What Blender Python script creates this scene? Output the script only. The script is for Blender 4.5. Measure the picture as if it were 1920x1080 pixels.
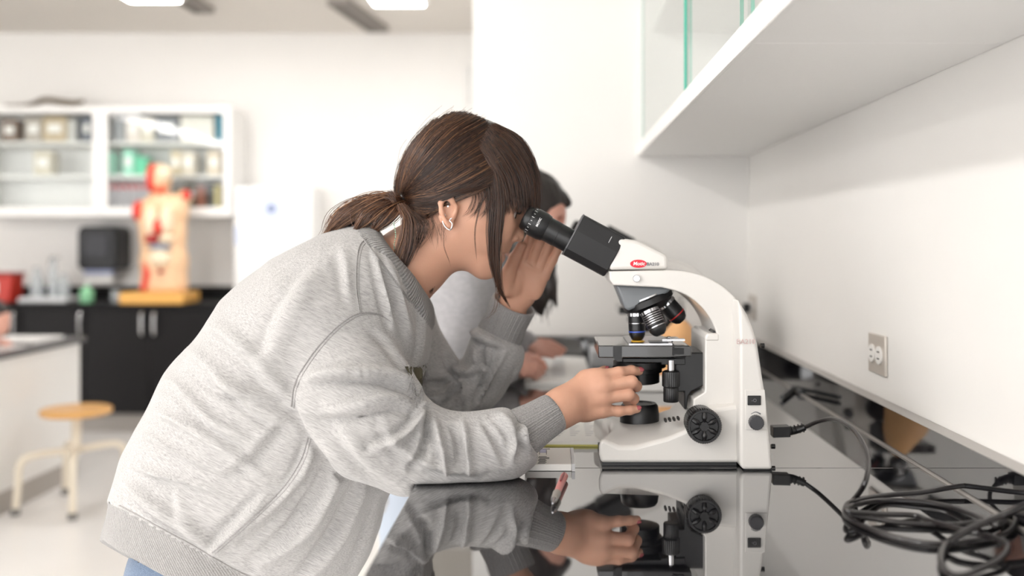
import bpy, bmesh, math, random
import numpy as np
from mathutils import Vector, Matrix

for o in list(bpy.data.objects):
    bpy.data.objects.remove(o)
scene = bpy.context.scene
COL = scene.collection

# ---------------------------------------------------------------- camera, world, lights, exposure
F = 1867.0            # focal length in pixels of the 1920 px wide frame (35 mm lens)
VX, VY = 1035.0, 455.0   # where the bench lines meet
CZ = 1.245            # eye height
cam_d = bpy.data.cameras.new('camera')
cam = bpy.data.objects.new('camera', cam_d)
COL.objects.link(cam)
scene.camera = cam
cam.location = (0, 0, CZ)
cam.rotation_euler = (math.pi / 2, 0, 0)
cam_d.sensor_width = 36.0
cam_d.lens = 36.0 * F / 1920.0
cam_d.shift_x = -(VX - 960) / 1920.0
cam_d.shift_y = -(540 - VY) / 1920.0
cam_d.clip_start = 0.05
cam_d.dof.use_dof = True
cam_d.dof.focus_distance = 1.50
cam_d.dof.aperture_fstop = 1.9

w = bpy.data.worlds.new('world')
scene.world = w
w.use_nodes = True
w.node_tree.nodes['Background'].inputs[0].default_value = (1.0, 0.992, 0.985, 1)
w.node_tree.nodes['Background'].inputs[1].default_value = 2.3
scene.view_settings.view_transform = 'Standard'
scene.view_settings.look = 'None'
scene.view_settings.gamma = 1.0
scene.view_settings.use_curve_mapping = False
scene.view_settings.exposure = 0.73
LIGHT_STRENGTH = 16.0   # diffusers of the ceiling fixtures


def P(px, py, Y):
    """the point at distance Y seen at a pixel"""
    return Vector(((px - VX) * Y / F, Y, CZ - (py - VY) * Y / F))


# ---------------------------------------------------------------- materials
def s2l(c):
    c = c / 255.0
    return c / 12.92 if c <= 0.04045 else ((c + 0.055) / 1.055) ** 2.4


def rgb(r, g, b):
    return (s2l(r), s2l(g), s2l(b), 1.0)


MATS = {}


def mat(name, col, rough=0.5, metal=0.0, spec=0.5, bump=0.0, bscale=200.0, var=0.0, vscale=8.0,
        ior=1.5, trans=0.0, alpha=1.0, emit=0.0, sss=0.0, stretch=(1, 1, 1), rot=(0, 0, 0), coat=0.0):
    if name in MATS:
        return MATS[name]
    m = bpy.data.materials.new(name)
    m.use_nodes = True
    nt = m.node_tree
    b = nt.nodes['Principled BSDF']
    b.inputs['Base Color'].default_value = col
    b.inputs['Roughness'].default_value = rough
    b.inputs['Metallic'].default_value = metal
    b.inputs['Specular IOR Level'].default_value = spec
    b.inputs['IOR'].default_value = ior
    b.inputs['Transmission Weight'].default_value = trans
    b.inputs['Alpha'].default_value = alpha
    b.inputs['Coat Weight'].default_value = coat
    if sss:
        b.inputs['Subsurface Weight'].default_value = sss
        b.inputs['Subsurface Radius'].default_value = (1.0, 0.35, 0.2)
        b.inputs['Subsurface Scale'].default_value = 0.008
    if emit:
        b.inputs['Emission Color'].default_value = col
        b.inputs['Emission Strength'].default_value = emit
    tc = nt.nodes.new('ShaderNodeTexCoord')
    mp = nt.nodes.new('ShaderNodeMapping')
    mp.inputs['Scale'].default_value = stretch
    mp.inputs['Rotation'].default_value = rot
    nt.links.new(tc.outputs['Object'], mp.inputs['Vector'])
    # a little procedural variation on every surface
    n = nt.nodes.new('ShaderNodeTexNoise')
    n.inputs['Scale'].default_value = vscale
    n.inputs['Detail'].default_value = 4
    nt.links.new(mp.outputs['Vector'], n.inputs['Vector'])
    cr = nt.nodes.new('ShaderNodeMix')
    cr.data_type = 'RGBA'
    v = max(var, 0.015)
    cr.inputs['A'].default_value = tuple(max(0, c * (1 - v)) for c in col[:3]) + (1,)
    cr.inputs['B'].default_value = tuple(min(1, c * (1 + v)) for c in col[:3]) + (1,)
    nt.links.new(n.outputs['Fac'], cr.inputs['Factor'])
    nt.links.new(cr.outputs['Result'], b.inputs['Base Color'])
    if bump:
        n2 = nt.nodes.new('ShaderNodeTexNoise')
        n2.inputs['Scale'].default_value = bscale
        n2.inputs['Detail'].default_value = 3
        nt.links.new(mp.outputs['Vector'], n2.inputs['Vector'])
        bp = nt.nodes.new('ShaderNodeBump')
        bp.inputs['Strength'].default_value = bump
        bp.inputs['Distance'].default_value = 0.002
        nt.links.new(n2.outputs['Fac'], bp.inputs['Height'])
        nt.links.new(bp.outputs['Normal'], b.inputs['Normal'])
    MATS[name] = m
    return m


# ---------------------------------------------------------------- geometry helpers: each g_* returns (verts, faces)
def g_box(x0, x1, y0, y1, z0, z1):
    v = [(x, y, z) for x in (x0, x1) for y in (y0, y1) for z in (z0, z1)]
    f = [(0, 1, 3, 2), (4, 6, 7, 5), (0, 4, 5, 1), (2, 3, 7, 6), (0, 2, 6, 4), (1, 5, 7, 3)]
    return (v, f)


def g_obox(c, ax, ay, az):
    """oriented box: centre and three half-axis vectors"""
    c, ax, ay, az = map(Vector, (c, ax, ay, az))
    v = [tuple(c + ax * i + ay * j + az * k) for i in (-1, 1) for j in (-1, 1) for k in (-1, 1)]
    return (v, g_box(0, 1, 0, 1, 0, 1)[1])


def g_prism(pts, y0, y1):
    """outline of (x, z) extruded from y0 to y1"""
    n = len(pts)
    v = [(x, y0, z) for x, z in pts] + [(x, y1, z) for x, z in pts]
    f = [tuple(range(n)), tuple(range(2 * n - 1, n - 1, -1))]
    f += [(i, i + n, (i + 1) % n + n, (i + 1) % n) for i in range(n)]
    return (v, f)


def g_pprism(pix, Y, y1):
    """pixel outline placed at distance Y and extruded straight back to y1"""
    return g_prism([(P(a, b, Y).x, P(a, b, Y).z) for a, b in pix], Y, y1)


def frame_of(axis):
    a = Vector(axis).normalized()
    h = Vector((0, 0, 1)) if abs(a.z) < 0.9 else Vector((1, 0, 0))
    u = a.cross(h).normalized()
    return a, u, a.cross(u).normalized()


def g_lathe(prof, org, axis, seg=32, rib=0, ribd=0.0, cap=True):
    """profile of (radius, distance along axis)"""
    a, u, w_ = frame_of(axis)
    org = Vector(org)
    v, f = [], []
    for r, t in prof:
        for i in range(seg):
            an = 2 * math.pi * i / seg
            rr = r * (1 + (ribd if (rib and (i * rib * 2 // seg) % 2) else 0))
            v.append(tuple(org + a * t + u * (rr * math.cos(an)) + w_ * (rr * math.sin(an))))
    for j in range(len(prof) - 1):
        for i in range(seg):
            k = (i + 1) % seg
            f.append((j * seg + i, j * seg + k, (j + 1) * seg + k, (j + 1) * seg + i))
    if cap:
        f.append(tuple(range(seg - 1, -1, -1)))
        f.append(tuple(range((len(prof) - 1) * seg, len(prof) * seg)))
    return (v, f)


def spline(pts, n):
    """Catmull-Rom through points (any dimension)"""
    p = np.array(pts, float)
    p = np.vstack([2 * p[0] - p[1], p, 2 * p[-1] - p[-2]])
    m = len(p) - 3
    out = []
    for q in np.linspace(0, m, n):
        i = min(int(q), m - 1)
        t = q - i
        a, b, c, d = p[i], p[i + 1], p[i + 2], p[i + 3]
        out.append(0.5 * (2 * b + (c - a) * t + (2 * a - 5 * b + 4 * c - d) * t * t + (3 * b - a - 3 * c + d) * t ** 3))
    return np.array(out)


def g_tube(pts, r, seg=10, n=None, cap=True):
    p = spline([tuple(q) for q in pts], n) if n else np.array([tuple(q) for q in pts], float)
    m = len(p)
    rr = np.interp(np.linspace(0, 1, m), np.linspace(0, 1, len(r)), r) if hasattr(r, '__len__') else np.full(m, r)
    tg = np.gradient(p, axis=0)
    tg /= np.linalg.norm(tg, axis=1)[:, None] + 1e-12
    u = np.array(frame_of(tg[0])[1])
    v, f = [], []
    for j in range(m):
        u = u - tg[j] * np.dot(u, tg[j])
        u /= np.linalg.norm(u) + 1e-12
        w_ = np.cross(tg[j], u)
        for i in range(seg):
            an = 2 * math.pi * i / seg
            v.append(tuple(p[j] + rr[j] * (math.cos(an) * u + math.sin(an) * w_)))
    for j in range(m - 1):
        for i in range(seg):
            k = (i + 1) % seg
            f.append((j * seg + i, (j + 1) * seg + i, (j + 1) * seg + k, j * seg + k))
    if cap:
        f.append(tuple(range(seg)))
        f.append(tuple(range(m * seg - 1, (m - 1) * seg - 1, -1)))
    return (v, f)


ORG = {}   # world origin of each object


def thing(name, label, cat, loc=(0, 0, 0), group=None):
    o = bpy.data.objects.new(name, None)
    COL.objects.link(o)
    o.location = loc
    o.empty_display_size = 0.05
    ORG[o.name] = Vector(loc)
    tag(o, label, cat, group)
    return o


def tag(o, label=None, cat=None, group=None, kind=None):
    if label:
        o['label'] = label
    if cat:
        o['category'] = cat
    if group:
        o['group'] = group
    if kind:
        o['kind'] = kind
    return o


def obj(name, geoms, m, parent=None, smooth=None, bevel=0.0, bseg=2, sharp=35, label=None, fix=True):
    if isinstance(geoms, tuple):
        geoms = [geoms]
    v, f, mi = [], [], []
    for g in geoms:
        k = len(v)
        v += [tuple(q) for q in g[0]]
        f += [tuple(i + k for i in q) for q in g[1]]
        mi += [g[2] if len(g) > 2 else 0] * len(g[1])
    if parent is not None:
        org = ORG[parent.name]
    else:
        a = np.array(v)
        org = Vector(((a[:, 0].min() + a[:, 0].max()) / 2, (a[:, 1].min() + a[:, 1].max()) / 2, a[:, 2].min()))
    v = [(q[0] - org[0], q[1] - org[1], q[2] - org[2]) for q in v]
    me = bpy.data.meshes.new(name)
    me.from_pydata(v, [], f)
    ms = m if isinstance(m, (list, tuple)) else [m]
    for q in ms:
        me.materials.append(q)
    if len(ms) > 1:
        me.polygons.foreach_set('material_index', mi)
    if fix:
        bm = bmesh.new()
        bm.from_mesh(me)
        bmesh.ops.recalc_face_normals(bm, faces=bm.faces)
        bm.to_mesh(me)
        bm.free()
    o = bpy.data.objects.new(name, me)
    COL.objects.link(o)
    if parent is not None:
        o.parent = parent
    else:
        o.location = org
    ORG[o.name] = Vector(org)
    if smooth is None or smooth:
        me.polygons.foreach_set('use_smooth', [True] * len(me.polygons))
        me.set_sharp_from_angle(angle=math.radians(sharp if smooth is None else 180))
    if bevel:
        b = o.modifiers.new('bevel', 'BEVEL')
        b.width = bevel
        b.segments = bseg
        b.limit_method = 'ANGLE'
        b.angle_limit = math.radians(40)
        b.harden_normals = False
    if label:
        o['label'] = label
    return o


def struct(name, geoms, m, bevel=0.0):
    o = obj(name, geoms, m, None, bevel=bevel)
    o['kind'] = 'structure'
    return o


def copy_tree(o, parent=None):
    c = o.copy()
    COL.objects.link(c)
    if parent is not None:
        c.parent = parent
        c.matrix_parent_inverse = o.matrix_parent_inverse.copy()
    for ch in [q for q in o.children]:
        copy_tree(ch, c)
    return c


def g_text(s, size, org, xdir, ydir, depth=0.0004, shear=0.0, bold=0.0):
    """text turned into a mesh lying on the plane (xdir, ydir) at org"""
    cu = bpy.data.curves.new('t', 'FONT')
    cu.body = s
    cu.size = size
    cu.align_x = 'CENTER'
    cu.align_y = 'CENTER'
    cu.shear = shear
    cu.offset = bold
    cu.extrude = depth
    cu.resolution_u = 3
    o = bpy.data.objects.new('t', cu)
    COL.objects.link(o)
    dg = bpy.context.evaluated_depsgraph_get()
    me = o.evaluated_get(dg).to_mesh()
    x, y = Vector(xdir).normalized(), Vector(ydir).normalized()
    n = x.cross(y)
    org = Vector(org)
    v = [tuple(org + x * q.co.x + y * q.co.y + n * q.co.z) for q in me.vertices]
    f = [tuple(q.vertices) for q in me.polygons]
    bpy.data.objects.remove(o)
    return (v, f)


# ---------------------------------------------------------------- signed-distance modelling: fields on a grid, skinned by surface nets
def surface_nets(fn, lo, hi, h):
    lo = np.array(lo, float)
    n = np.ceil((np.array(hi) - lo) / h).astype(int) + 1
    xs = [(lo[i] + h * np.arange(n[i])).astype(np.float32) for i in range(3)]
    G = np.empty(tuple(n), np.float32)
    for i in range(0, n[0], 16):
        X, Y, Z = np.meshgrid(xs[0][i:i + 16], xs[1], xs[2], indexing='ij')
        G[i:i + 16] = fn(np.stack([X, Y, Z], -1).reshape(-1, 3)).reshape(X.shape)
    ins = G < 0
    c = [(a, b, d) for a in (0, 1) for b in (0, 1) for d in (0, 1)]

    def sl(A, o_):
        return A[o_[0]:A.shape[0] - 1 + o_[0], o_[1]:A.shape[1] - 1 + o_[1], o_[2]:A.shape[2] - 1 + o_[2]]
    cnt = sum(sl(ins, o_).astype(np.int8) for o_ in c)
    act = (cnt > 0) & (cnt < 8)
    idx = -np.ones(act.shape, int)
    cells = np.argwhere(act)
    idx[act] = np.arange(len(cells))
    acc = np.zeros((len(cells), 3))
    num = np.zeros(len(cells))
    for a in range(8):
        for d in range(3):
            o1 = c[a]
            if o1[d]:
                continue
            o2 = tuple(1 if k == d else o1[k] for k in range(3))
            v1 = G[cells[:, 0] + o1[0], cells[:, 1] + o1[1], cells[:, 2] + o1[2]]
            v2 = G[cells[:, 0] + o2[0], cells[:, 1] + o2[1], cells[:, 2] + o2[2]]
            mk = (v1 < 0) != (v2 < 0)
            t = np.where(mk, v1 / np.where(mk, v1 - v2, 1), 0)
            pt = np.array(o1, float)[None, :] + np.eye(3)[d][None, :] * t[:, None]
            acc += pt * mk[:, None]
            num += mk
    V_ = lo + h * (cells + acc / num[:, None])
    faces = []
    for d in range(3):
        s1 = [slice(None)] * 3
        s2 = [slice(None)] * 3
        s1[d] = slice(0, -1)
        s2[d] = slice(1, None)
        A, B = ins[tuple(s1)], ins[tuple(s2)]
        e = np.argwhere(A != B)
        a1, a2 = [(1, 2), (2, 0), (0, 1)][d]
        ok = (e[:, a1] > 0) & (e[:, a2] > 0) & (e[:, a1] < n[a1] - 1) & (e[:, a2] < n[a2] - 1)
        e = e[ok]
        q = []
        for da, db in ((0, 0), (1, 0), (1, 1), (0, 1)):
            cc = e.copy()
            cc[:, a1] -= da
            cc[:, a2] -= db
            q.append(idx[cc[:, 0], cc[:, 1], cc[:, 2]])
        q = np.stack(q, 1)
        flip = ~A[e[:, 0], e[:, 1], e[:, 2]]
        q[flip] = q[flip][:, ::-1]
        faces.append(q)
    return V_, np.vstack(faces)


def vnormals(V_, Fc):
    n = np.zeros_like(V_)
    fn = np.cross(V_[Fc[:, 2]] - V_[Fc[:, 0]], V_[Fc[:, 3]] - V_[Fc[:, 1]])
    for k in range(4):
        for d in range(3):
            n[:, d] += np.bincount(Fc[:, k], fn[:, d], len(V_))
    return n / (np.linalg.norm(n, axis=1)[:, None] + 1e-12)


def relax(V_, Fc, it=2, lam=0.5):
    e = np.vstack([Fc[:, [0, 1]], Fc[:, [1, 2]], Fc[:, [2, 3]], Fc[:, [3, 0]]])
    e = np.vstack([e, e[:, ::-1]])
    deg = np.bincount(e[:, 0], minlength=len(V_)).astype(float)
    for _ in range(it):
        s = np.stack([np.bincount(e[:, 0], V_[e[:, 1], d], len(V_)) for d in range(3)], 1) / deg[:, None]
        V_ = V_ + lam * (s - V_)
    return V_


def smin(a, b, k):
    h = np.maximum(k - np.abs(a - b), 0) / k
    return np.minimum(a, b) - h * h * k * 0.25


def smax(a, b, k):
    return -smin(-a, -b, k)


def sd_ell(p, c, r, R=None):
    """ellipsoid; R rows are its axes"""
    q = p - np.array(tuple(c), np.float32)
    if R is not None:
        q = q @ np.array(R, np.float32).T
    r = np.array(r, np.float32)
    k0 = np.linalg.norm(q / r, axis=1)
    k1 = np.linalg.norm(q / (r * r), axis=1) + 1e-9
    return k0 * (k0 - 1) / k1


def sd_cone(p, a, b, ra, rb):
    """capsule whose radius runs from ra to rb"""
    a = np.array(tuple(a), np.float32)
    b = np.array(tuple(b), np.float32)
    ab = b - a
    t = np.clip(((p - a) @ ab) / (ab @ ab), 0, 1)
    q = p - a - t[:, None] * ab
    return np.linalg.norm(q, axis=1) - (ra + (rb - ra) * t)


def sd_econe(p, a, b, ra, rb):
    """capsule with an elliptic section: ra, rb = (half thickness in the X-Z plane, half width along Y)"""
    a = np.array(tuple(a), np.float32)
    b = np.array(tuple(b), np.float32)
    ab = b - a
    L = np.linalg.norm(ab)
    d = ab / L
    q = p - a
    t = q @ d
    tc = np.clip(t / L, 0, 1)
    w_ = t - tc * L
    y = q[:, 1] - tc * ab[1]
    s = np.array((d[2], 0, -d[0]), np.float32)
    s /= np.linalg.norm(s)
    u = q @ s
    r1 = ra[0] + (rb[0] - ra[0]) * tc
    r2 = ra[1] + (rb[1] - ra[1]) * tc
    rw = np.minimum(r1, r2)
    k0 = np.sqrt((u / r1) ** 2 + (y / r2) ** 2 + (w_ / rw) ** 2)
    k1 = np.sqrt((u / r1 ** 2) ** 2 + (y / r2 ** 2) ** 2 + (w_ / rw ** 2) ** 2) + 1e-9
    return k0 * (k0 - 1) / k1


def chain(p, pts, rad, k=0.02):
    d = None
    for i in range(len(pts) - 1):
        if hasattr(rad[i], '__len__'):
            e = sd_econe(p, pts[i], pts[i + 1], rad[i], rad[i + 1])
        else:
            e = sd_cone(p, pts[i], pts[i + 1], rad[i], rad[i + 1])
        d = e if d is None else smin(d, e, k)
    return d


def nparr(V_):
    return [tuple(q) for q in V_.tolist()]


def to_px(V_):
    return np.stack([VX + V_[:, 0] * F / V_[:, 1], VY - (V_[:, 2] - CZ) * F / V_[:, 1]], 1)


def dist_poly(q, pts):
    """distance of 2D points to a polyline and the parameter along it"""
    pts = np.array(pts, float)
    best = np.full(len(q), 1e9)
    bt = np.zeros(len(q))
    side = np.zeros(len(q))
    n = len(pts) - 1
    for i in range(n):
        a, b = pts[i], pts[i + 1]
        ab = b - a
        t = np.clip(((q - a) @ ab) / (ab @ ab), 0, 1)
        dv = q - a - t[:, None] * ab
        d = np.linalg.norm(dv, axis=1)
        m = d < best
        best[m] = d[m]
        bt[m] = (i + t[m]) / n
        side[m] = np.sign(ab[0] * dv[m, 1] - ab[1] * dv[m, 0])
    return best, bt, side
# ================================================================ the room
M_wall = mat('white_wall_paint', rgb(238, 236, 233), 0.55, bump=0.05, bscale=400)
M_ceil = mat('ceiling_paint', rgb(222, 217, 210), 0.8, bump=0.05, bscale=150)
M_floor = mat('pale_vinyl_floor', rgb(236, 234, 232), 0.25, var=0.04, vscale=3)
M_black = mat('black_epoxy_resin', rgb(22, 22, 25), 0.03, ior=2.3, var=0.1, vscale=60, coat=1.0)
M_black2 = mat('dull_black_worktop', rgb(20, 20, 22), 0.55, spec=0.2, var=0.1)
M_lam = mat('white_laminate', rgb(249, 248, 246), 0.3)
M_lam2 = mat('white_melamine_shelf', rgb(236, 236, 234), 0.4)
M_cabblack = mat('black_cabinet_laminate', rgb(16, 14, 16), 0.5, var=0.1, spec=0.25)
M_chrome = mat('brushed_chrome', rgb(200, 200, 202), 0.25, metal=1.0)
M_glass = mat('clear_glass', (1, 1, 1, 1), 0.0, trans=1.0, ior=1.45, alpha=1.0)
M_green = mat('green_glass_edge', rgb(70, 185, 160), 0.15)
M_base = mat('grey_rubber_baseboard', rgb(176, 170, 164), 0.6)
M_lamp = mat('lit_diffuser', (1.0, 0.975, 0.95, 1), 0.5, emit=LIGHT_STRENGTH)
M_lampframe = mat('white_metal_trim', rgb(232, 232, 230), 0.4)
M_vent = mat('grey_vent_metal', rgb(140, 134, 128), 0.5)

# thin-pane glass: see-through with a plain mirror reflection
gm = MATS['clear_glass'].node_tree
gm.nodes.remove(gm.nodes['Principled BSDF'])
tr = gm.nodes.new('ShaderNodeBsdfTransparent')
tr.inputs[0].default_value = (0.985, 0.995, 0.99, 1)
gl = gm.nodes.new('ShaderNodeBsdfGlossy')
gl.inputs['Roughness'].default_value = 0.02
fr = gm.nodes.new('ShaderNodeFresnel')
fr.inputs[0].default_value = 1.5
mx = gm.nodes.new('ShaderNodeMixShader')
ge = gm.nodes.new('ShaderNodeNewGeometry')
sb = gm.nodes.new('ShaderNodeMath')
sb.operation = 'SUBTRACT'
sb.use_clamp = True
gm.links.new(fr.outputs[0], sb.inputs[0])
gm.links.new(ge.outputs['Backfacing'], sb.inputs[1])
gm.links.new(sb.outputs[0], mx.inputs[0])
gm.links.new(tr.outputs[0], mx.inputs[1])
gm.links.new(gl.outputs[0], mx.inputs[2])
gm.links.new(mx.outputs[0], gm.nodes['Material Output'].inputs[0])

XW = 0.592      # right wall
XE = -0.195     # bench front edge
ZB = 0.9        # bench top
YF = 3.0        # short wall at the bench end
YBK = 7.15      # back wall
struct('floor', g_box(-9.2, 0.7, -3.0, 7.25, -0.05, 0.0), M_floor)
struct('ceiling', g_box(-9.2, 0.7, -3.0, 7.25, 2.75, 2.80), M_ceil)
struct('wall_right', g_box(XW, 0.70, -3.0, YF, 0, 2.75), M_wall)
struct('wall_partition', g_box(-0.24, 0.70, YF, YBK, 0, 2.75), M_wall)
struct('wall_back', g_box(-9.2, -0.24, YBK, 7.25, 0, 2.75), M_wall)
struct('wall_left', g_box(-9.2, -9.1, -3.0, YBK, 0, 2.75), M_wall)
struct('baseboard_back', g_box(-9.1, -0.25, YBK - 0.012, YBK, 0, 0.11), M_base)

# ---- the bench
t = thing('lab_bench', 'long black polished resin bench along the right wall', 'bench', (0.19, 1.2, 0))
obj('countertop', [g_box(XE, XW - 0.001, -2.0, 1.523, ZB - 0.03, ZB),
                   g_box(XE, XW - 0.001, 1.5245, YF - 0.001, ZB - 0.03, ZB)], M_black, t, bevel=0.0012)
bs = obj('backsplash', g_box(XW - 0.026, XW - 0.001, -2.0, YF - 0.001, ZB + 0.0002, ZB + 0.0655), M_black, t)
obj('top_edge', g_box(XW - 0.0262, XW - 0.001, -2.0, YF - 0.001, ZB + 0.0656, ZB + 0.0668), mat('unpolished_grey_edge', rgb(168, 164, 160), 0.35), bs)
obj('sealant_line', g_box(XW - 0.029, XW - 0.0255, -2.0, YF - 0.001, ZB + 0.0001, ZB + 0.003),
    mat('grey_sealant', rgb(170, 165, 160), 0.5), bs)
obj('backsplash_end', g_box(XE + 0.02, XW - 0.026, YF - 0.022, YF - 0.001, ZB + 0.0002, ZB + 0.066), M_black, t, bevel=0.001)
obj('base_cabinet', g_box(-0.13, XW - 0.002, -2.0, YF - 0.001, 0.1, ZB - 0.031), M_lam, t, bevel=0.002)
obj('toe_kick', g_box(-0.07, XW - 0.002, -2.0, YF - 0.001, 0.0, 0.1), M_base, t)
for k in range(8):
    y0 = -1.97 + k * 0.62
    d = obj('door', g_box(-0.150, -0.131, y0, min(y0 + 0.60, YF - 0.01), 0.12, ZB - 0.05), M_lam, t, bevel=0.002)
    hz = ZB - 0.12
    obj('handle', g_tube([(-0.150, y0 + 0.45, hz), (-0.180, y0 + 0.46, hz), (-0.180, y0 + 0.55, hz), (-0.150, y0 + 0.56, hz)],
                         0.005, 8, 16), M_chrome, d)

# ---- wall cabinet with sliding glass doors above the bench
ZC = CZ + 0.26
t = thing('wall_cabinet', 'white wall cabinet with sliding glass doors above the black bench', 'cabinet', (0.42, 1.4, ZC))
obj('bottom_panel', [g_box(0.262, XW - 0.001, -1.2, 1.298, ZC, ZC + 0.028), g_box(0.262, XW - 0.001, 1.2995, YF - 0.001, ZC, ZC + 0.028)], M_lam, t, bevel=0.001)
obj('top_panel', g_box(0.262, XW - 0.001, -1.2, YF - 0.001, ZC + 0.75, ZC + 0.77), M_lam, t)
obj('end_panel', g_box(0.262, XW - 0.001, YF - 0.021, YF - 0.002, ZC + 0.0285, ZC + 0.7495), M_lam, t)
obj('back_panel', g_box(XW - 0.012, XW - 0.002, -1.2, YF - 0.022, ZC + 0.0285, ZC + 0.7495), M_lam2, t)
obj('front_rail', g_box(0.2555, 0.2615, -1.2, YF - 0.001, ZC - 0.001, ZC + 0.034), M_lam, t, bevel=0.001)
for y in (0.45, 1.0):
    obj('divider', g_box(0.285, XW - 0.013, y, y + 0.02, ZC + 0.0285, ZC + 0.7495), M_lam2, t)
obj('shelf', g_box(0.30, XW - 0.013, -1.2, YF - 0.022, ZC + 0.37, ZC + 0.39), M_lam2, t)
for i, (a, b, x) in enumerate([(2.02, 2.96, 0.268), (1.38, 2.06, 0.276), (0.6, 1.42, 0.268), (-0.3, 0.66, 0.276)]):
    g = obj('glass_door', g_box(x, x + 0.005, a + 0.003, b - 0.003, ZC + 0.036, ZC + 0.745), M_glass, t)
    for e0 in (a, b - 0.003):
        obj('glass_edge', g_box(x, x + 0.005, e0, e0 + 0.003, ZC + 0.036, ZC + 0.745), M_green, g)

# ---- power outlets
M_plate = mat('outlet_plate', rgb(205, 198, 190), 0.35, metal=0.3)
M_recept = mat('white_receptacle', rgb(240, 238, 235), 0.35)
M_slot = mat('dark_slot', rgb(40, 36, 34), 0.5)


def outlet(y, z, label):
    t = thing('power_outlet', label, 'outlet', (XW, y, z))
    obj('cover_plate', g_box(XW - 0.006, XW - 0.0005, y - 0.046, y + 0.046, z - 0.036, z + 0.036), M_plate, t, bevel=0.002)
    for s in (-1, 1):
        yy = y + s * 0.0195
        r = obj('receptacle', g_lathe([(0.016, 0), (0.0165, 0.0015), (0.0165, 0.003)], (XW - 0.0062, yy, z), (-1, 0, 0), 20), M_recept, t)
        obj('slot', [g_box(XW - 0.0096, XW - 0.0091, yy - 0.006, yy + 0.006, z + dz - 0.0011, z + dz + 0.0011) for dz in (-0.006, 0.006)], M_slot, r)
    return t


outlet(1.80, CZ - 0.2015, 'double power outlet on the right wall beside the near microscope')
outlet(2.93, CZ - 0.19, 'power outlet on the right wall near the bench end, with a black plug in it')
t = thing('power_plug', 'black plug pushed into the far power outlet', 'plug', (XW - 0.01, 2.93, CZ - 0.19))
obj('plug_body', g_box(XW - 0.030, XW - 0.0097, 2.92, 2.94, CZ - 0.205, CZ - 0.178), mat('black_plastic', rgb(24, 24, 26), 0.35), t, bevel=0.004)
obj('plug_cord', g_tube([(XW - 0.022, 2.93, CZ - 0.205), (XW - 0.03, 2.92, CZ - 0.25), (XW - 0.033, 2.91, ZB + 0.0705)], 0.0025, 8, 12), mat('white_cord', rgb(210, 210, 210), 0.4), t)

# ---- ceiling fixtures
def fixture(x, y0, y1, label, wd=0.30):
    t = thing('ceiling_light', label, 'ceiling light', (x, (y0 + y1) / 2, 2.69))
    obj('housing', [g_box(x - wd / 2 - 0.02, x + wd / 2 + 0.02, y0, y1, 2.70, 2.749)], M_lampframe, t, bevel=0.003)
    obj('diffuser', g_box(x - wd / 2, x + wd / 2, y0 + 0.02, y1 - 0.02, 2.690, 2.6995), M_lamp, t, bevel=0.003)


for x, y0, y1, lb in ((-2.33, -2.4, -0.3, 'added unseen fill light over the aisle behind the camera'),  # added out of view to brighten the partition and right wall
                      (-4.9, -2.4, -0.3, 'added unseen fill light over the left aisle behind the camera'),  # second unseen fixture, added for more light from the front half
                      (-2.33, 0.2, 2.3, 'long lit ceiling light over the aisle behind the leaning student'),
                      (-2.38, 5.3, 6.0, 'lit ceiling light over the aisle, its end just left of the grey vents'),
                      (-4.9, 0.1, 2.3, 'lit ceiling light mirrored in the right glass cabinet door'),
                                        (-7.8, 0.1, 2.3, 'lit ceiling light mirrored in the left glass cabinet door'),
                      (-0.93, 5.6, 6.10, 'short lit ceiling light right of the grey vents near the back wall')):
    fixture(x, y0, y1, lb)


def ceiling_vent(a, b, wd, label):
    a, b = Vector(a), Vector(b)
    d = (b - a).normalized()
    s = Vector((d.y, -d.x, 0))
    c = (a + b) / 2
    L = (b - a).length / 2
    t = thing('ceiling_vent', label, 'vent', (c.x, c.y, 2.70))
    fr_ = []
    for q in (-1, 1):
        fr_.append(g_obox(c + s * (q * wd / 2), d * L, s * 0.008, Vector((0, 0, 0.018))))
        fr_.append(g_obox(c + d * (q * L), d * 0.008, s * (wd / 2), Vector((0, 0, 0.018))))
    obj('frame', fr_, M_vent, t)
    obj('slats', [g_obox(c + d * (L * (k / 8.0)), d * 0.012, s * (wd / 2), Vector((0, 0, 0.004))) for k in range(-7, 8)], M_vent, t)


ceiling_vent((-1.32, 6.15, 2.731), (-1.21, 6.95, 2.731), 0.13, 'long grey louvred vent on the ceiling near the partition corner')
ceiling_vent((-2.25, 5.75, 2.731), (-2.23, 6.38, 2.731), 0.12, 'short grey louvred vent on the ceiling left of the longer one')

t = thing('thermostat', 'slim white thermostat box on the back wall beside the partition corner', 'thermostat', (-0.6, YBK, 2.2))
obj('case', g_box(P(873, 0, 7.1).x, P(893, 0, 7.1).x, YBK - 0.05, YBK - 0.0005, P(0, 200, 7.1).z, P(0, 122, 7.1).z), M_lampframe, t, bevel=0.01)
obj('seam', g_box(P(880, 0, 7.1).x, P(881.5, 0, 7.1).x, YBK - 0.0515, YBK - 0.0503, P(0, 196, 7.1).z, P(0, 126, 7.1).z), M_vent, t)

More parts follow.
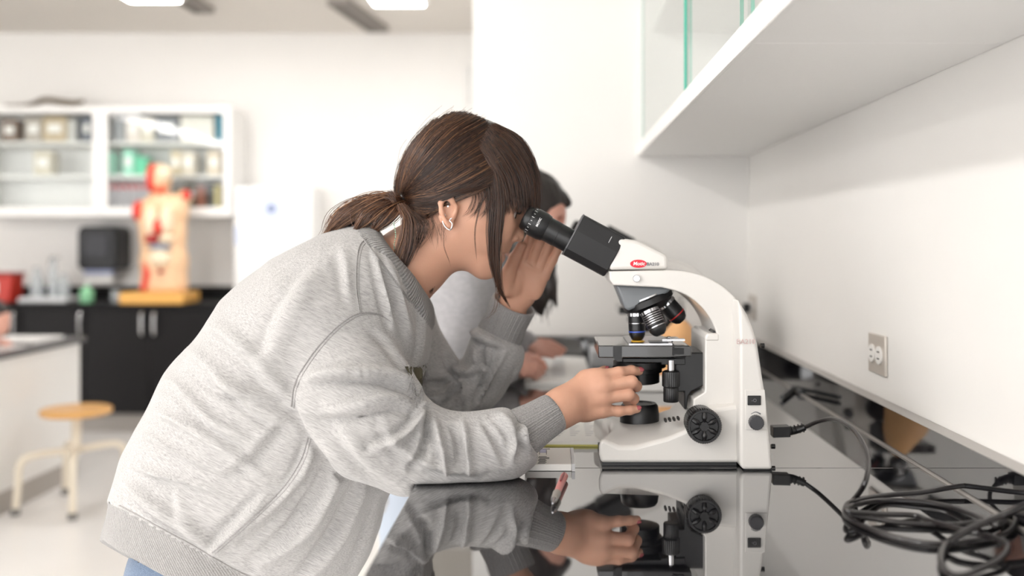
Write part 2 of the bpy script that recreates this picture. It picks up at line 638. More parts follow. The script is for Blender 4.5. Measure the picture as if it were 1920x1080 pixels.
# ================================================================ back counter
YB0 = 6.5
ZK = CZ - (570 - VY) * YB0 / F      # its top
XR = P(405, 0, YB0).x
t = thing('back_counter', 'black lab counter with black cupboard doors along the back wall', 'counter', (-4.5, 6.8, 0))
obj('carcass', g_box(-6.2, XR - 0.01, YB0 + 0.02, YBK - 0.013, 0.125, ZK - 0.031), M_cabblack, t)
obj('countertop', g_box(-6.2, XR + 0.02, YB0 - 0.02, YBK - 0.001, ZK - 0.03, ZK), M_black2, t, bevel=0.003)
obj('backsplash', g_box(-6.2, XR + 0.02, YBK - 0.022, YBK - 0.001, ZK + 0.0003, ZK + 0.09), M_black2, t)
obj('toe_kick', g_box(-6.2, XR - 0.03, YB0 + 0.09, YBK - 0.013, 0.0, 0.125), M_base, t)
seams = [P(q, 0, YB0).x for q in (-430, -310, -195, -75, 42, 160, 281, 403)]
for i in range(len(seams) - 1):
    d = obj('door', g_box(seams[i] + 0.002, seams[i + 1] - 0.002, YB0, YB0 + 0.019, 0.13, ZK - 0.035), M_cabblack, t, bevel=0.002)
    hx = seams[i + 1] - 0.04 if i in (5,) or i % 2 == 1 else seams[i] + 0.04
    if i == 4:
        hx = seams[5] - 0.02
    z1, z0 = P(0, 585, YB0).z, P(0, 628, YB0).z
    obj('handle', [g_tube([(hx, YB0 - 0.001, z1), (hx, YB0 - 0.035, z1 - 0.01), (hx, YB0 - 0.04, (z0 + z1) / 2), (hx, YB0 - 0.035, z0 + 0.01), (hx, YB0 - 0.001, z0)], 0.011, 8, 20)],
        M_chrome, d)

# ---- glass fronted wall cabinet
YC = 6.80
zc0, zc1 = P(0, 405, YC).z, P(0, 200, YC).z
xr, xm = P(432, 0, YC).x, P(187, 0, YC).x
xl = xm - (xr - xm)
t = thing('glass_cabinet', 'white two-door glass-fronted wall cabinet above the back counter', 'cabinet', (xm, 7.0, zc0))


def zpx(v):
    return P(0, v, YC).z


def xpx(v, Y=YC):
    return P(v, 0, Y).x


obj('case', [g_box(xl, xr, YC + 0.02, YBK - 0.001, zpx(404), zpx(388)), g_box(xl, xr, YC + 0.02, YBK - 0.001, zpx(208), zpx(201)),
             g_box(xr - 0.03, xr, YC + 0.021, YBK - 0.001, zpx(387.8), zpx(208.2)), g_box(xl, xl + 0.03, YC + 0.021, YBK - 0.001, zpx(387.8), zpx(208.2)),
             g_box(xm - 0.012, xm + 0.012, YC + 0.03, YBK - 0.013, zpx(387.8), zpx(208.2)), g_box(xl + 0.03, xr - 0.03, YBK - 0.012, YBK - 0.002, zpx(387.8), zpx(208.2))], M_lam, t)
for lo_, hi_ in ((xl + 0.031, xm - 0.013), (xm + 0.013, xr - 0.031)):
    for s in (266, 329):
        obj('shelf', g_box(lo_, hi_, YC + 0.05, YBK - 0.013, zpx(s + 4), zpx(s - 2)), M_lam2, t)
for a, b in ((xl, xm - 0.002), (xm + 0.002, xr)):
    z0, z1 = zpx(405), zpx(200)
    fw = 0.048
    d = obj('door', [g_box(a, a + fw, YC, YC + 0.019, z0, z1), g_box(b - fw, b, YC, YC + 0.019, z0, z1),
                     g_box(a + fw, b - fw, YC, YC + 0.019, z0, z0 + 0.055), g_box(a + fw, b - fw, YC, YC + 0.019, z1 - 0.04, z1)], M_lam, t)
    obj('pane', g_box(a + fw, b - fw, YC + 0.008, YC + 0.011, z0 + 0.055, z1 - 0.04), M_glass, d)


def citem(name, px0, px1, py1, zs, col, label, cat, rows=0, dy=0.12, rnd=False):
    """one thing on a cabinet shelf"""
    Y = 6.87
    a, b = xpx(px0, Y), xpx(px1, Y)
    z0 = zpx(zs) + 0.0006
    z1 = z0 + (zs - py1) * Y / F
    m = mat('shelf_paint_%02x%02x%02x' % col, rgb(*col), 0.5, var=0.25, vscale=25)
    if rnd:
        r = (b - a) / 2
        g = g_lathe([(r * 0.9, 0), (r, 0.01), (r, (z1 - z0) * 0.75), (r * 0.7, (z1 - z0) * 0.82)], ((a + b) / 2, Y + r, z0), (0, 0, 1), 16)
        o = obj(name, g, m)
        tag(o, label, cat)
        obj('lid', g_lathe([(r * 0.75, (z1 - z0) * 0.825), (r * 0.8, z1 - z0)], ((a + b) / 2, Y + r, z0), (0, 0, 1), 16), mat('jar_lid_red', rgb(205, 60, 70), 0.4), o)
    else:
        o = obj(name, g_box(a, b, Y, Y + dy, z0, z1), m, bevel=0.003)
        tag(o, label, cat)
        if rows:
            h = z1 - z0
            obj('paper_label', g_box(a + (b - a) * .2, b - (b - a) * .2, Y - 0.001, Y - 0.0002, z0 + h * .35, z0 + h * .7),
                mat('paper', rgb(246, 245, 242), 0.8), o)
    return o


S1, S2, S3 = 264, 327, 388
for a in [
    ('box', 2, 32, 222, S1, (120, 98, 84), 'brown box at the left end of the left cabinet, top shelf', 'box', 1),
    ('framed_specimen', 46, 78, 218, S1, (176, 168, 158), 'grey-beige specimen frame left of the gold-spotted one on the top shelf', 'specimen', 1),
    ('framed_specimen', 80, 124, 216, S1, (190, 172, 140), 'tan specimen frame in the middle of the left cabinet top shelf', 'specimen', 1),
    ('box', 126, 142, 222, S1, (200, 200, 196), 'pale grey upright box beside the dark binders, left cabinet', 'box', 0),
    ('binder', 144, 152, 218, S1, (70, 74, 84), 'dark slate binder, left one of the pair on the left cabinet top shelf', 'binder', 0),
    ('binder', 154, 170, 216, S1, (96, 104, 118), 'blue-grey wide binder beside the slate one on the left cabinet top shelf', 'binder', 1),
    ('box', 63, 96, 282, S2, (205, 198, 178), 'lone beige box on the middle shelf of the left cabinet', 'box', 1),
    ('book', 213, 234, 222, S1, (150, 154, 158), 'grey book at the left end of the right cabinet top shelf', 'book', 0),
    ('box', 236, 262, 220, S1, (222, 214, 206), 'off-white box third from the right on the right cabinet top shelf', 'box', 1),
    ('box', 264, 288, 222, S1, (214, 208, 190), 'cream box in the middle of the right cabinet top shelf', 'box', 1),
    ('box', 291, 334, 216, S1, (128, 132, 138), 'dark grey wide box on the right cabinet top shelf behind the light streak', 'box', 1),
    ('box', 338, 400, 214, S1, (226, 224, 216), 'widest white box on the right cabinet top shelf', 'box', 0),
    ('folder', 407, 414, 212, S1, (62, 160, 190), 'teal-blue folder at the right end of the right cabinet top shelf', 'folder', 0),
    ('box', 203, 212, 284, S2, (150, 215, 190), 'narrow mint green box at the left end of the right cabinet middle shelf', 'box', 0),
    ('box', 230, 250, 280, S2, (150, 222, 196), 'pale green upright box on the right cabinet middle shelf', 'box', 1),
    ('box', 252, 274, 292, S2, (70, 196, 150), 'bright green low box on the right cabinet middle shelf', 'box', 0),
    ('box', 320, 338, 282, S2, (206, 192, 160), 'tan box just right of the torso model head, middle shelf', 'box', 1),
    ('box', 340, 364, 284, S2, (220, 212, 196), 'cream box beside the tan box, middle shelf', 'box', 1),
    ('box', 388, 413, 282, S2, (214, 200, 178), 'pale tan box at the right end of the right cabinet middle shelf', 'box', 1),
    ('specimen_block', 322, 344, 350, S3, (90, 88, 84), 'dark grey block at the left of the dark specimens, bottom shelf', 'specimen', 0),
    ('specimen_block', 346, 366, 344, S3, (64, 70, 62), 'dark olive block on the right cabinet bottom shelf', 'specimen', 1),
    ('specimen_block', 368, 384, 348, S3, (150, 96, 80), 'reddish brown block on the right cabinet bottom shelf', 'specimen', 0),
    ('specimen_block', 386, 400, 342, S3, (60, 62, 60), 'black-green tall block on the right cabinet bottom shelf', 'specimen', 0),
    ('specimen_block', 402, 412, 346, S3, (196, 184, 120), 'yellowish block at the right end of the bottom shelf', 'specimen', 0)]:
    citem(*a)
for k in range(6):
    o = citem('specimen_jar', 203 + k * 12.5, 214 + k * 12.5, 346, S3, (172, 170, 174),
              'grey specimen jar with a red lid on the right cabinet bottom shelf', 'jar', rnd=True)
    o['group'] = 'red-lidded jars on the bottom shelf'

# snake-like carving on top of the cabinet
zs = zpx(201) + 0.0
Yn = 6.93
zs += 0.018
pts = [P(q, 0, Yn) for q in (8, 40, 62, 80, 100, 122, 140, 154)]
hs = [0.012, 0.014, 0.030, 0.050, 0.046, 0.030, 0.024, 0.045]
o = obj('carved_snake', g_tube([(p.x, Yn + 0.03 * math.sin(i), zs + h) for i, (p, h) in enumerate(zip(pts, hs))],
                               [0.006, 0.012, 0.018, 0.02, 0.02, 0.022, 0.024, 0.012], 10, 50),
        mat('brown_wood_snake', rgb(120, 108, 92), 0.6, var=0.4, vscale=30))
tag(o, 'long wavy brown snake figure lying on top of the glass cabinet', 'figure')

# ---- paper towel dispenser
M_bp = MATS['black_plastic']
Yd = 6.95
a, b = xpx(150, Yd), xpx(224, Yd)
z0, z1 = P(0, 506, Yd).z, P(0, 424, Yd).z
t = thing('towel_dispenser', 'black paper towel dispenser hanging on the wall under the glass cabinet', 'dispenser', ((a + b) / 2, YBK, z0))
obj('housing', g_prism([(a + 0.02, z0), (b - 0.02, z0), (b, z0 + 0.03), (b, z1 - 0.03), (b - 0.03, z1), (a + 0.03, z1), (a, z1 - 0.03), (a, z0 + 0.03)], Yd - 0.04, YBK - 0.001), mat('smoky_black_plastic', rgb(16, 16, 19), 0.3, spec=0.3), t, bevel=0.012)
obj('front_window', g_box(a + 0.05, b - 0.06, Yd - 0.048, Yd - 0.0405, z0 + 0.09, z1 - 0.05), mat('smoked_window', rgb(40, 40, 46), 0.25, spec=0.3), t, bevel=0.003)
obj('chute', g_box(a + 0.04, b - 0.04, Yd - 0.03, Yd + 0.05, z0 - 0.03, z0 - 0.0005), mat('pale_blue_trim', rgb(150, 158, 190), 0.4), t)
obj('paper_sheet', g_box(a + 0.05, b - 0.05, Yd + 0.0, Yd + 0.003, z0 - 0.09, z0 - 0.031), mat('paper', rgb(246, 245, 242), 0.8), t)

# ---- things on the back counter
def onc(px, Y):
    return Vector((P(px, 0, Y).x, Y, ZK + 0.0004))


t = thing('sharps_box', 'red box with a white label at the far left of the back counter', 'box', onc(2, 6.7))
c = onc(2, 6.7)
obj('body', g_prism([(c.x - 0.13, c.z), (c.x + 0.10, c.z), (c.x + 0.115, c.z + 0.18), (c.x - 0.145, c.z + 0.18)], 6.62, 6.78), mat('red_plastic', rgb(196, 48, 34), 0.4), t, bevel=0.008)
obj('lid', g_box(c.x - 0.15, c.x + 0.12, 6.61, 6.79, c.z + 0.1805, c.z + 0.20), mat('dark_red_plastic', rgb(160, 36, 28), 0.4), t, bevel=0.004)
obj('paper_label', g_box(c.x - 0.11, c.x + 0.02, 6.618, 6.6195, c.z + 0.06, c.z + 0.14), mat('paper', rgb(246, 245, 242), 0.8), t)

t = thing('distiller', 'clear glass and white plastic apparatus left of the towel dispenser', 'lab apparatus', onc(92, 6.7))
c = onc(92, 6.7)
obj('tray', g_box(c.x - 0.16, c.x + 0.16, 6.60, 6.80, c.z, c.z + 0.035), mat('white_plastic', rgb(226, 228, 230), 0.35), t, bevel=0.01)
for dx, h, r in ((-0.08, 0.20, 0.045), (0.03, 0.26, 0.03), (0.10, 0.16, 0.04)):
    b_ = obj('vessel', g_lathe([(r, 0), (r, h * .6), (r * .5, h * .8), (r * .5, h)], (c.x + dx, 6.7, c.z + 0.0355), (0, 0, 1), 20), mat('frosted_glass', rgb(205, 212, 216), 0.15, alpha=0.55), t)
obj('rod', g_tube([(c.x - 0.02, 6.74, c.z + 0.035), (c.x - 0.02, 6.74, c.z + 0.28), (c.x + 0.05, 6.74, c.z + 0.30)], 0.006, 8, 16), M_chrome, t)

t = thing('soap_bottle', 'pale green bottle with a clear pump under the towel dispenser', 'bottle', onc(163, 6.62))
c = onc(163, 6.62)
obj('bottle_body', g_lathe([(0.04, 0), (0.045, 0.01), (0.045, 0.075), (0.02, 0.10), (0.016, 0.115)], c, (0, 0, 1), 20), mat('green_soap', rgb(150, 214, 168), 0.25), t)
obj('pump', g_tube([c + Vector((0, 0, 0.116)), c + Vector((0, 0, 0.15)), c + Vector((0.04, 0, 0.152))], 0.008, 8, 12), mat('white_plastic', rgb(226, 228, 230), 0.35), t)
t = obj('beaker', g_lathe([(0.03, 0), (0.032, 0.004), (0.032, 0.085)], onc(218, 6.62), (0, 0, 1), 20, cap=True), mat('frosted_glass', rgb(205, 212, 216), 0.15, alpha=0.55))
tag(t, 'small clear beaker between the green bottle and the torso model', 'beaker')

# ---- anatomical torso model
Yt = 6.62


def T(px, py, y=Yt):
    return P(px, py, y)


M_flesh = mat('model_skin', rgb(240, 200, 160), 0.4, var=0.06)
M_red = mat('model_red_muscle', rgb(226, 60, 48), 0.4, var=0.15, vscale=40)
M_cream = mat('model_cream', rgb(244, 226, 196), 0.4)
M_pink = mat('model_pink', rgb(236, 190, 170), 0.4)
t = thing('anatomy_torso', 'anatomical human torso model with exposed organs on a yellow wooden base', 'anatomy model', T(300, 566))
zb = ZK + 0.0005
obj('wooden_base', g_box(T(243, 0).x, T(360, 0).x, Yt - 0.17, Yt + 0.15, zb, zb + 0.075), mat('yellow_wood', rgb(232, 176, 92), 0.4, var=0.15, stretch=(1, 8, 8)), t, bevel=0.01)


def torso_f(p):
    d = chain(p, [T(308, 535), T(308, 490), T(306, 440), T(305, 400), T(300, 385)], [(0.16, 0.10), (0.15, 0.10), (0.145, 0.10), (0.17, 0.10), (0.12, 0.08)], 0.04)
    d = smin(d, sd_cone(p, T(300, 385), T(298, 350), 0.06, 0.055), 0.03)
    d = smin(d, sd_ell(p, T(300, 336), (0.075, 0.09, 0.105)), 0.02)
    d = smin(d, sd_cone(p, T(330, 385), T(346, 370), 0.06, 0.05), 0.03)
    d = smin(d, sd_cone(p, T(282, 390), T(266, 396), 0.06, 0.055), 0.03)
    d = np.maximum(d, (zb + 0.0755) - p[:, 2])
    # the open front
    d = smax(d, -sd_ell(p, T(296, 440, Yt - 0.13), (0.11, 0.07, 0.27)), 0.015)
    return d


V_, Fc = surface_nets(torso_f, (T(240, 0).x, Yt - 0.18, zb), (T(370, 0).x, Yt + 0.16, T(0, 290).z), 0.010)
obj('torso_shell', (nparr(V_), Fc.tolist()), M_flesh, t, smooth=True, fix=False)
yo = Yt - 0.09
obj('lung', [([tuple(q) for q in surface_nets(lambda p: sd_ell(p, T(284, 415, yo), (0.045, 0.05, 0.10)), tuple(T(284, 415, yo) - Vector((.1, .1, .14))), tuple(T(284, 415, yo) + Vector((.1, .1, .14))), 0.008)[0]],
              surface_nets(lambda p: sd_ell(p, T(284, 415, yo), (0.045, 0.05, 0.10)), tuple(T(284, 415, yo) - Vector((.1, .1, .14))), tuple(T(284, 415, yo) + Vector((.1, .1, .14))), 0.008)[1].tolist())], M_cream, t, smooth=True, fix=False)


def blob(name, px, py, r, m, y=yo, R=None):
    c = T(px, py, y)
    e = Vector([max(r) + 0.02] * 3)
    v, f = surface_nets(lambda p: sd_ell(p, c, r, R), tuple(c - e), tuple(c + e), min(r) / 5)
    return obj(name, (nparr(v), f.tolist()), m, t, smooth=True, fix=False)


blob('lung', 313, 412, (0.045, 0.05, 0.10), M_cream)
blob('heart', 297, 425, (0.03, 0.045, 0.055), M_red, yo - 0.01)
blob('liver', 285, 448, (0.05, 0.045, 0.035), mat('model_dark_red', rgb(170, 52, 50), 0.35))
blob('stomach', 312, 447, (0.05, 0.045, 0.03), M_cream)
blob('colon', 300, 463, (0.075, 0.045, 0.018), mat('model_blue_grey', rgb(160, 172, 190), 0.4))
blob('intestine', 300, 484, (0.075, 0.05, 0.06), M_cream)
blob('bladder', 301, 510, (0.02, 0.03, 0.016), mat('model_dark_red', rgb(170, 52, 50), 0.35), yo - 0.02)
blob('arm_stump', 262, 396, (0.045, 0.07, 0.07), M_red, Yt - 0.03)
blob('shoulder_cut', 350, 366, (0.03, 0.05, 0.035), M_red, Yt - 0.02)
blob('skull_muscle', 286, 334, (0.032, 0.07, 0.10), M_red, Yt - 0.045)
blob('brain', 308, 326, (0.05, 0.06, 0.06), M_cream, Yt - 0.04)
blob('jaw_muscle', 300, 355, (0.045, 0.05, 0.035), mat('model_orange', rgb(222, 110, 80), 0.4), Yt - 0.045)
obj('hip_muscle', g_tube([T(270, 480, Yt - 0.06), T(276, 510, Yt - 0.085), T(268, 545, Yt - 0.09)], [0.012, 0.025, 0.018], 10, 16), M_red, t)

# ---- white box unit with a pale blue mark, right of the cabinet
Yw = 6.85
a, b = xpx(438, Yw), xpx(584, Yw)
z0, z1 = P(0, 548, Yw).z, P(0, 349, Yw).z
t = thing('wall_box', 'white boxy wall unit with a pale blue round mark right of the glass cabinet', 'wall unit', ((a + b) / 2, YBK, z0))
obj('case', g_box(a, b, Yw, YBK - 0.001, z0, z1), mat('glossy_white_enamel', rgb(250, 250, 250), 0.25), t, bevel=0.012)
cx, cz = xpx(509, Yw), P(0, 394, Yw).z
e = obj('round_mark', g_lathe([(0.118, 0), (0.118, 0.002)], (cx, Yw - 0.0005, cz), (0, -1, 0), 40), mat('pale_blue_print', rgb(214, 224, 248), 0.4), t)
obj('round_mark_core', g_lathe([(0.03, 0), (0.03, 0.0015)], (cx, Yw - 0.0027, cz + 0.01), (0, -1, 0), 24), mat('slate_blue_print', rgb(120, 136, 176), 0.4), e)
obj('printed_patch', g_box(xpx(441, Yw), xpx(452, Yw), Yw - 0.002, Yw - 0.0005, P(0, 460, Yw).z, P(0, 424, Yw).z), mat('pale_blue_print', rgb(214, 224, 248), 0.4), t)

# ================================================================ island, stool, seated person at the left edge
XI = P(150, 0, 5.3).x
t = thing('lab_island', 'white-panelled lab island with a dark top at the left edge', 'island', (-2.8, 3.0, 0))
obj('panel_body', g_box(-3.1, XI, 0.4, 5.3, 0.105, 0.715), mat('island_white_panel', rgb(240, 239, 237), 0.4), t, bevel=0.003)
obj('plinth', g_box(-3.08, XI - 0.004, 0.42, 5.28, 0.0, 0.104), M_base, t)
obj('top', g_box(-3.13, XI + 0.025, 0.37, 5.325, 0.7155, 0.745), mat('dark_grey_top', rgb(70, 70, 74), 0.2), t, bevel=0.004)

Ys = 4.72
c = P(143, 0, Ys)
sx, sy = c.x, Ys
M_cr = mat('cream_painted_steel', rgb(232, 222, 204), 0.4)
M_seat = mat('orange_wood_seat', rgb(218, 166, 98), 0.35, var=0.2, stretch=(1, 6, 6), vscale=6)
t = thing('lab_stool', 'round wooden-seat stool on a cream steel frame beside the white island', 'stool', (sx, sy, 0))
zs = P(0, 765, Ys).z
obj('seat', g_lathe([(0.145, -0.03), (0.158, -0.024), (0.160, -0.008), (0.152, 0.0)], (sx, sy, zs), (0, 0, 1), 40), M_seat, t, bevel=0)
obj('post', g_lathe([(0.022, 0.0), (0.022, zs - 0.031 - 0.25)], (sx, sy, 0.25), (0, 0, 1), 16), M_cr, t)
for k, an in enumerate((0.35, 1.6, 3.25, 4.5, )):
    dx, dy = math.cos(an + 0.6), math.sin(an + 0.6)
    L_ = 0.24
    lg = obj('leg', g_tube([(sx + dx * 0.02, sy + dy * 0.02, 0.262 + k * 0.0), (sx + dx * L_ * 0.75, sy + dy * L_ * 0.75, 0.262), (sx + dx * L_, sy + dy * L_, 0.23),
                            (sx + dx * (L_ + 0.01), sy + dy * (L_ + 0.01), 0.13), (sx + dx * (L_ + 0.02), sy + dy * (L_ + 0.02), 0.02)], 0.0165, 10, 30), M_cr, t)
    obj('foot_cap', g_lathe([(0.021, 0), (0.021, 0.03)], (sx + dx * (L_ + 0.02), sy + dy * (L_ + 0.02), 0.0), (0, 0, 1), 14), mat('grey_rubber', rgb(120, 118, 116), 0.6), lg)
# ================================================================ the microscope
M_enamel = mat('cream_white_enamel', rgb(218, 215, 211), 0.28, coat=0.3)
M_blk = mat('satin_black_metal', rgb(19, 19, 21), 0.36)
M_blk2 = mat('soft_black_rubber', rgb(25, 25, 27), 0.55, bump=0.1, bscale=900)
M_grey = mat('grey_nosepiece_plastic', rgb(120, 124, 128), 0.35)
M_silver = mat('silver_metal', rgb(200, 200, 203), 0.22, metal=1.0)
M_redlogo = mat('red_logo', rgb(214, 16, 48), 0.35)
M_white_print = mat('white_print', rgb(240, 240, 240), 0.4)
M_grey_print = mat('grey_print', rgb(120, 120, 124), 0.4)
M_pink_print = mat('rose_print', rgb(205, 178, 175), 0.4)

scope = thing('microscope', 'white binocular microscope the leaning student looks into, nearest on the black bench', 'microscope', (0.2, 1.63, ZB))
YN = 1.53


def arc(cx, cy, r, a0, a1, n):
    return [(cx + r * math.cos(math.radians(a0 + (a1 - a0) * i / (n - 1))), cy - r * math.sin(math.radians(a0 + (a1 - a0) * i / (n - 1)))) for i in range(n)]


def pxsmooth(pts, n):
    return [tuple(q) for q in spline(pts, n)]


# base
ringA = [(1126, 868), (1122, 852), (1122, 832), (1129, 822), (1160, 838), (1190, 838), (1250, 822), (1284, 808), (1300, 790), (1330, 768), (1400, 758), (1400, 868)]
ringB = [(1132, 856), (1129, 842), (1130, 822), (1142, 811), (1164, 803), (1190, 802), (1243, 800), (1276, 791), (1290, 778), (1298, 760), (1330, 749), (1400, 747), (1400, 856)]
ringB = ringB[:4] + [ringB[4], ringB[5], ringB[6], ringB[7], ringB[8], ringB[10], ringB[11], ringB[12]]
rv, rf = [], []
for pix, yy in ((ringA, YN), (ringB, 1.572)):
    rv.append([(P(a, b, yy).x, yy, P(a, b, yy).z) for a, b in pix])
rv.append([(x, 1.688, z) for x, y, z in rv[1]])
rv.append([(x, 1.73, z) for x, y, z in rv[0]])
for q in rv:
    q[0] = (q[0][0], q[0][1], ZB + 0.0065)
    q[-1] = (q[-1][0], q[-1][1], ZB + 0.0065)
nn = len(ringA)
for j in range(3):
    for i in range(nn):
        k = (i + 1) % nn
        rf.append((j * nn + i, j * nn + k, (j + 1) * nn + k, (j + 1) * nn + i))
rf += [tuple(range(nn)), tuple(range(4 * nn - 1, 3 * nn - 1, -1))]
base = obj('base', (sum(rv, []), rf), M_enamel, scope, bevel=0.006, bseg=4, sharp=40)
# the bevelled ledge on the near side of the base
obj('rubber_foot', g_box(P(1129, 0, 1.54).x, P(1381, 0, 1.54).x, YN + 0.010, 1.72, ZB + 0.0004, ZB + 0.0075), mat('black_plastic', rgb(24, 24, 26), 0.35), base)
obj('vent_slot', [g_box(P(1246 + k * 8, 0, 1.55).x, P(1249.5 + k * 8, 0, 1.55).x, YN + 0.012, YN + 0.03, P(0, 791.5 - k * 1.2, 1.545).z, P(0, 788 - k * 1.2, 1.545).z + 0.0012) for k in range(4)], M_slot, base)
# arm: one sweeping outline from the head platform down to the rear of the base
outer = pxsmooth([(1250, 507), (1285, 509), (1318, 517), (1348, 532), (1374, 553), (1395, 580), (1410, 612), (1420, 645)], 26)
inner = pxsmooth([(1345, 628), (1336, 605), (1322, 583), (1304, 565), (1284, 552), (1262, 544), (1240, 539)], 22)
arm_pix = [(1142, 509)] + outer + [(1428, 700), (1437, 780), (1440, 860), (1300, 860), (1300, 748), (1322, 735), (1322, 632), (1326, 628)] + inner + [(1150, 535), (1143, 524)]
obj('arm', g_pprism(arm_pix, 1.552, 1.708), M_enamel, scope, bevel=0.007, bseg=4, sharp=50)
# rear column: slightly wider housing with the switch panel
Y2 = 1.503
rear_pix = [(1387, 868), (1386, 640), (1384, 560), (1397, 585), (1410, 612), (1418, 640), (1427, 690), (1436, 745), (1444, 820), (1449, 881), (1392, 881)]
rear = obj('rear_housing', g_pprism(rear_pix, Y2, 1.745), M_enamel, scope, bevel=0.006, bseg=4, sharp=50)
obj('rubber_foot', g_box(P(1394, 0, 1.51).x, P(1447, 0, 1.51).x, Y2 + 0.006, 1.735, ZB + 0.0004, ZB + 0.004), M_blk, rear)
obj('switch_panel', g_pprism([(1397, 731), (1434, 731), (1439, 806), (1398, 806)], Y2 - 0.0012, Y2 + 0.002), M_enamel, rear, bevel=0.0008)
sw = obj('power_switch', g_pprism([(1402, 742), (1427, 742), (1427, 760), (1402, 760)], Y2 - 0.004, Y2 - 0.0013), M_blk, rear, bevel=0.001)
obj('dimmer_dial', [g_lathe([(0.0105, 0), (0.0105, 0.010), (0.009, 0.012)], P(1416.5, 791, Y2 - 0.0013), (0, -1, 0), 40, rib=20, ribd=0.06)], mat('charcoal_dial', rgb(58, 58, 62), 0.4), rear)
obj('dial_mark', [g_tube([P(1408, 776, Y2 - 0.0016), P(1417, 772.5, Y2 - 0.0016), P(1426, 776, Y2 - 0.0016)], [0.0004, 0.0012], 6, 12)], M_grey_print, rear)
obj('switch_mark', [g_text('-O', 0.007, P(1414, 751, Y2 - 0.0043), (1, 0, 0), (0, 0, 1))], M_grey_print, rear)
obj('model_lettering', g_text('BA210', 0.0105, P(1398.5, 641, Y2 - 0.0008), (1, 0, 0), (0, 0, 1)), M_pink_print, rear)
obj('rear_screw', [g_lathe([(0.004, 0), (0.004, 0.006)], P(px_, py_, 1.60), (1, 0, 0), 12) for px_, py_ in ((1426, 648), (1446, 837))], M_blk, rear)
# inner front face of the column
obj('column_cap', g_pprism([(1322, 632), (1326, 625), (1349, 625), (1349, 640), (1322, 640)], 1.551, 1.70), M_enamel, scope, bevel=0.003)
obj('cap_lever', [g_tube([P(1331, 622, 1.60), P(1340, 616, 1.60), P(1348, 622, 1.60)], 0.0035, 8, 10), g_pprism([(1337, 625), (1337, 620), (1352, 621), (1352, 625)], 1.56, 1.59)], M_blk, scope)

# stage bracket
obj('stage_bracket', g_pprism([(1284, 668), (1290, 661), (1323, 661), (1323, 718), (1318, 724), (1297, 734), (1291, 742), (1288, 768), (1283, 768), (1283, 735), (1266, 735), (1266, 668)], 1.575, 1.68), M_blk, scope, bevel=0.002)
# stage
st = obj('stage', g_pprism([(1122, 671), (1122, 648), (1292, 648), (1297, 653), (1297, 668), (1252, 671)], 1.55, 1.70), mat('satin_black_stage', rgb(24, 24, 26), 0.22, coat=1.0), scope, bevel=0.0015)
zst = P(0, 648, 1.55).z
obj('stage_plate', g_box(P(1180, 0, 1.55).x, P(1262, 0, 1.55).x, 1.56, 1.69, zst + 0.0002, zst + 0.002), M_silver, st)
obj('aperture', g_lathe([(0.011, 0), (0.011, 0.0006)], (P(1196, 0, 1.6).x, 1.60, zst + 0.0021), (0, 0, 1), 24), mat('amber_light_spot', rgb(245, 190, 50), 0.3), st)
obj('specimen_slide', g_box(P(1215, 0, 1.6).x, P(1250, 0, 1.6).x, 1.575, 1.60, zst + 0.0022, zst + 0.0034), mat('smoke_slide', rgb(60, 60, 62), 0.2), st)
obj('slide_holder', [g_box(P(1240, 0, 1.6).x, P(1282, 0, 1.6).x, 1.585, 1.60, zst + 0.0036, zst + 0.0065),
                     g_tube([P(1248, 640, 1.6), P(1254, 633, 1.6), P(1262, 640, 1.6)], 0.0025, 8, 10)], M_silver, st)
obj('stage_scale', [g_box(P(1263, 0, 1.55).x, P(1282, 0, 1.55).x, 1.546, 1.5498, P(0, 664, 1.55).z, P(0, 653, 1.55).z), g_box(P(1261, 0, 1.55).x, P(1264, 0, 1.55).x, 1.5455, 1.5498, P(0, 666, 1.55).z, P(0, 650, 1.55).z)], M_blk2, st)
obj('stage_side_block', g_pprism([(1150, 671.5), (1150, 648.5), (1166, 648.5), (1166, 678), (1158, 678)], 1.546, 1.5498), M_blk, st)
# condenser
obj('condenser', [g_lathe([(0.042, 0), (0.042, 0.010), (0.036, 0.011), (0.036, 0.018), (0.032, 0.019), (0.032, 0.035), (0.026, 0.037)],
                          P(1199, 676, 1.63), (0, 0, -1), 40, rib=20, ribd=0.02)], M_blk, scope)
obj('condenser_holder', g_pprism([(1168, 672), (1285, 672), (1285, 684), (1240, 684), (1240, 680), (1168, 680)], 1.57, 1.69), M_blk, scope, bevel=0.001)
obj('aperture_lever', g_tube([P(1176, 688, 1.60), P(1150, 688, 1.585)], [0.0012, 0.0022], 8, 6), M_blk, scope)
# stage travel knobs
kx = P(1258, 0, 1.565).x
kz = P(0, 680, 1.565).z
obj('knob_shaft', g_lathe([(0.0055, -0.004), (0.0055, 0.018)], (kx, 1.565, kz), (0, 0, -1), 16), M_silver, scope)
obj('travel_knob', g_lathe([(0.009, 0.012), (0.013, 0.014), (0.0135, 0.018), (0.0135, 0.036), (0.012, 0.038)], (kx, 1.565, kz), (0, 0, -1), 60, rib=30, ribd=0.04), M_blk, scope)
obj('travel_knob', g_lathe([(0.0105, 0.0385), (0.0115, 0.040), (0.0115, 0.060), (0.0105, 0.0615)], (kx, 1.565, kz), (0, 0, -1), 60, rib=30, ribd=0.04), M_blk, scope)
# illuminator
ic = P(1199, 803, 1.63)
obj('illuminator', g_lathe([(0.032, -0.012), (0.032, 0.012), (0.030, 0.026), (0.027, 0.030), (0.022, 0.030), (0.021, 0.028)], (ic.x, 1.63, P(0, 803, 1.60).z + 0.006), (0, 0, 1), 48), M_blk, scope)
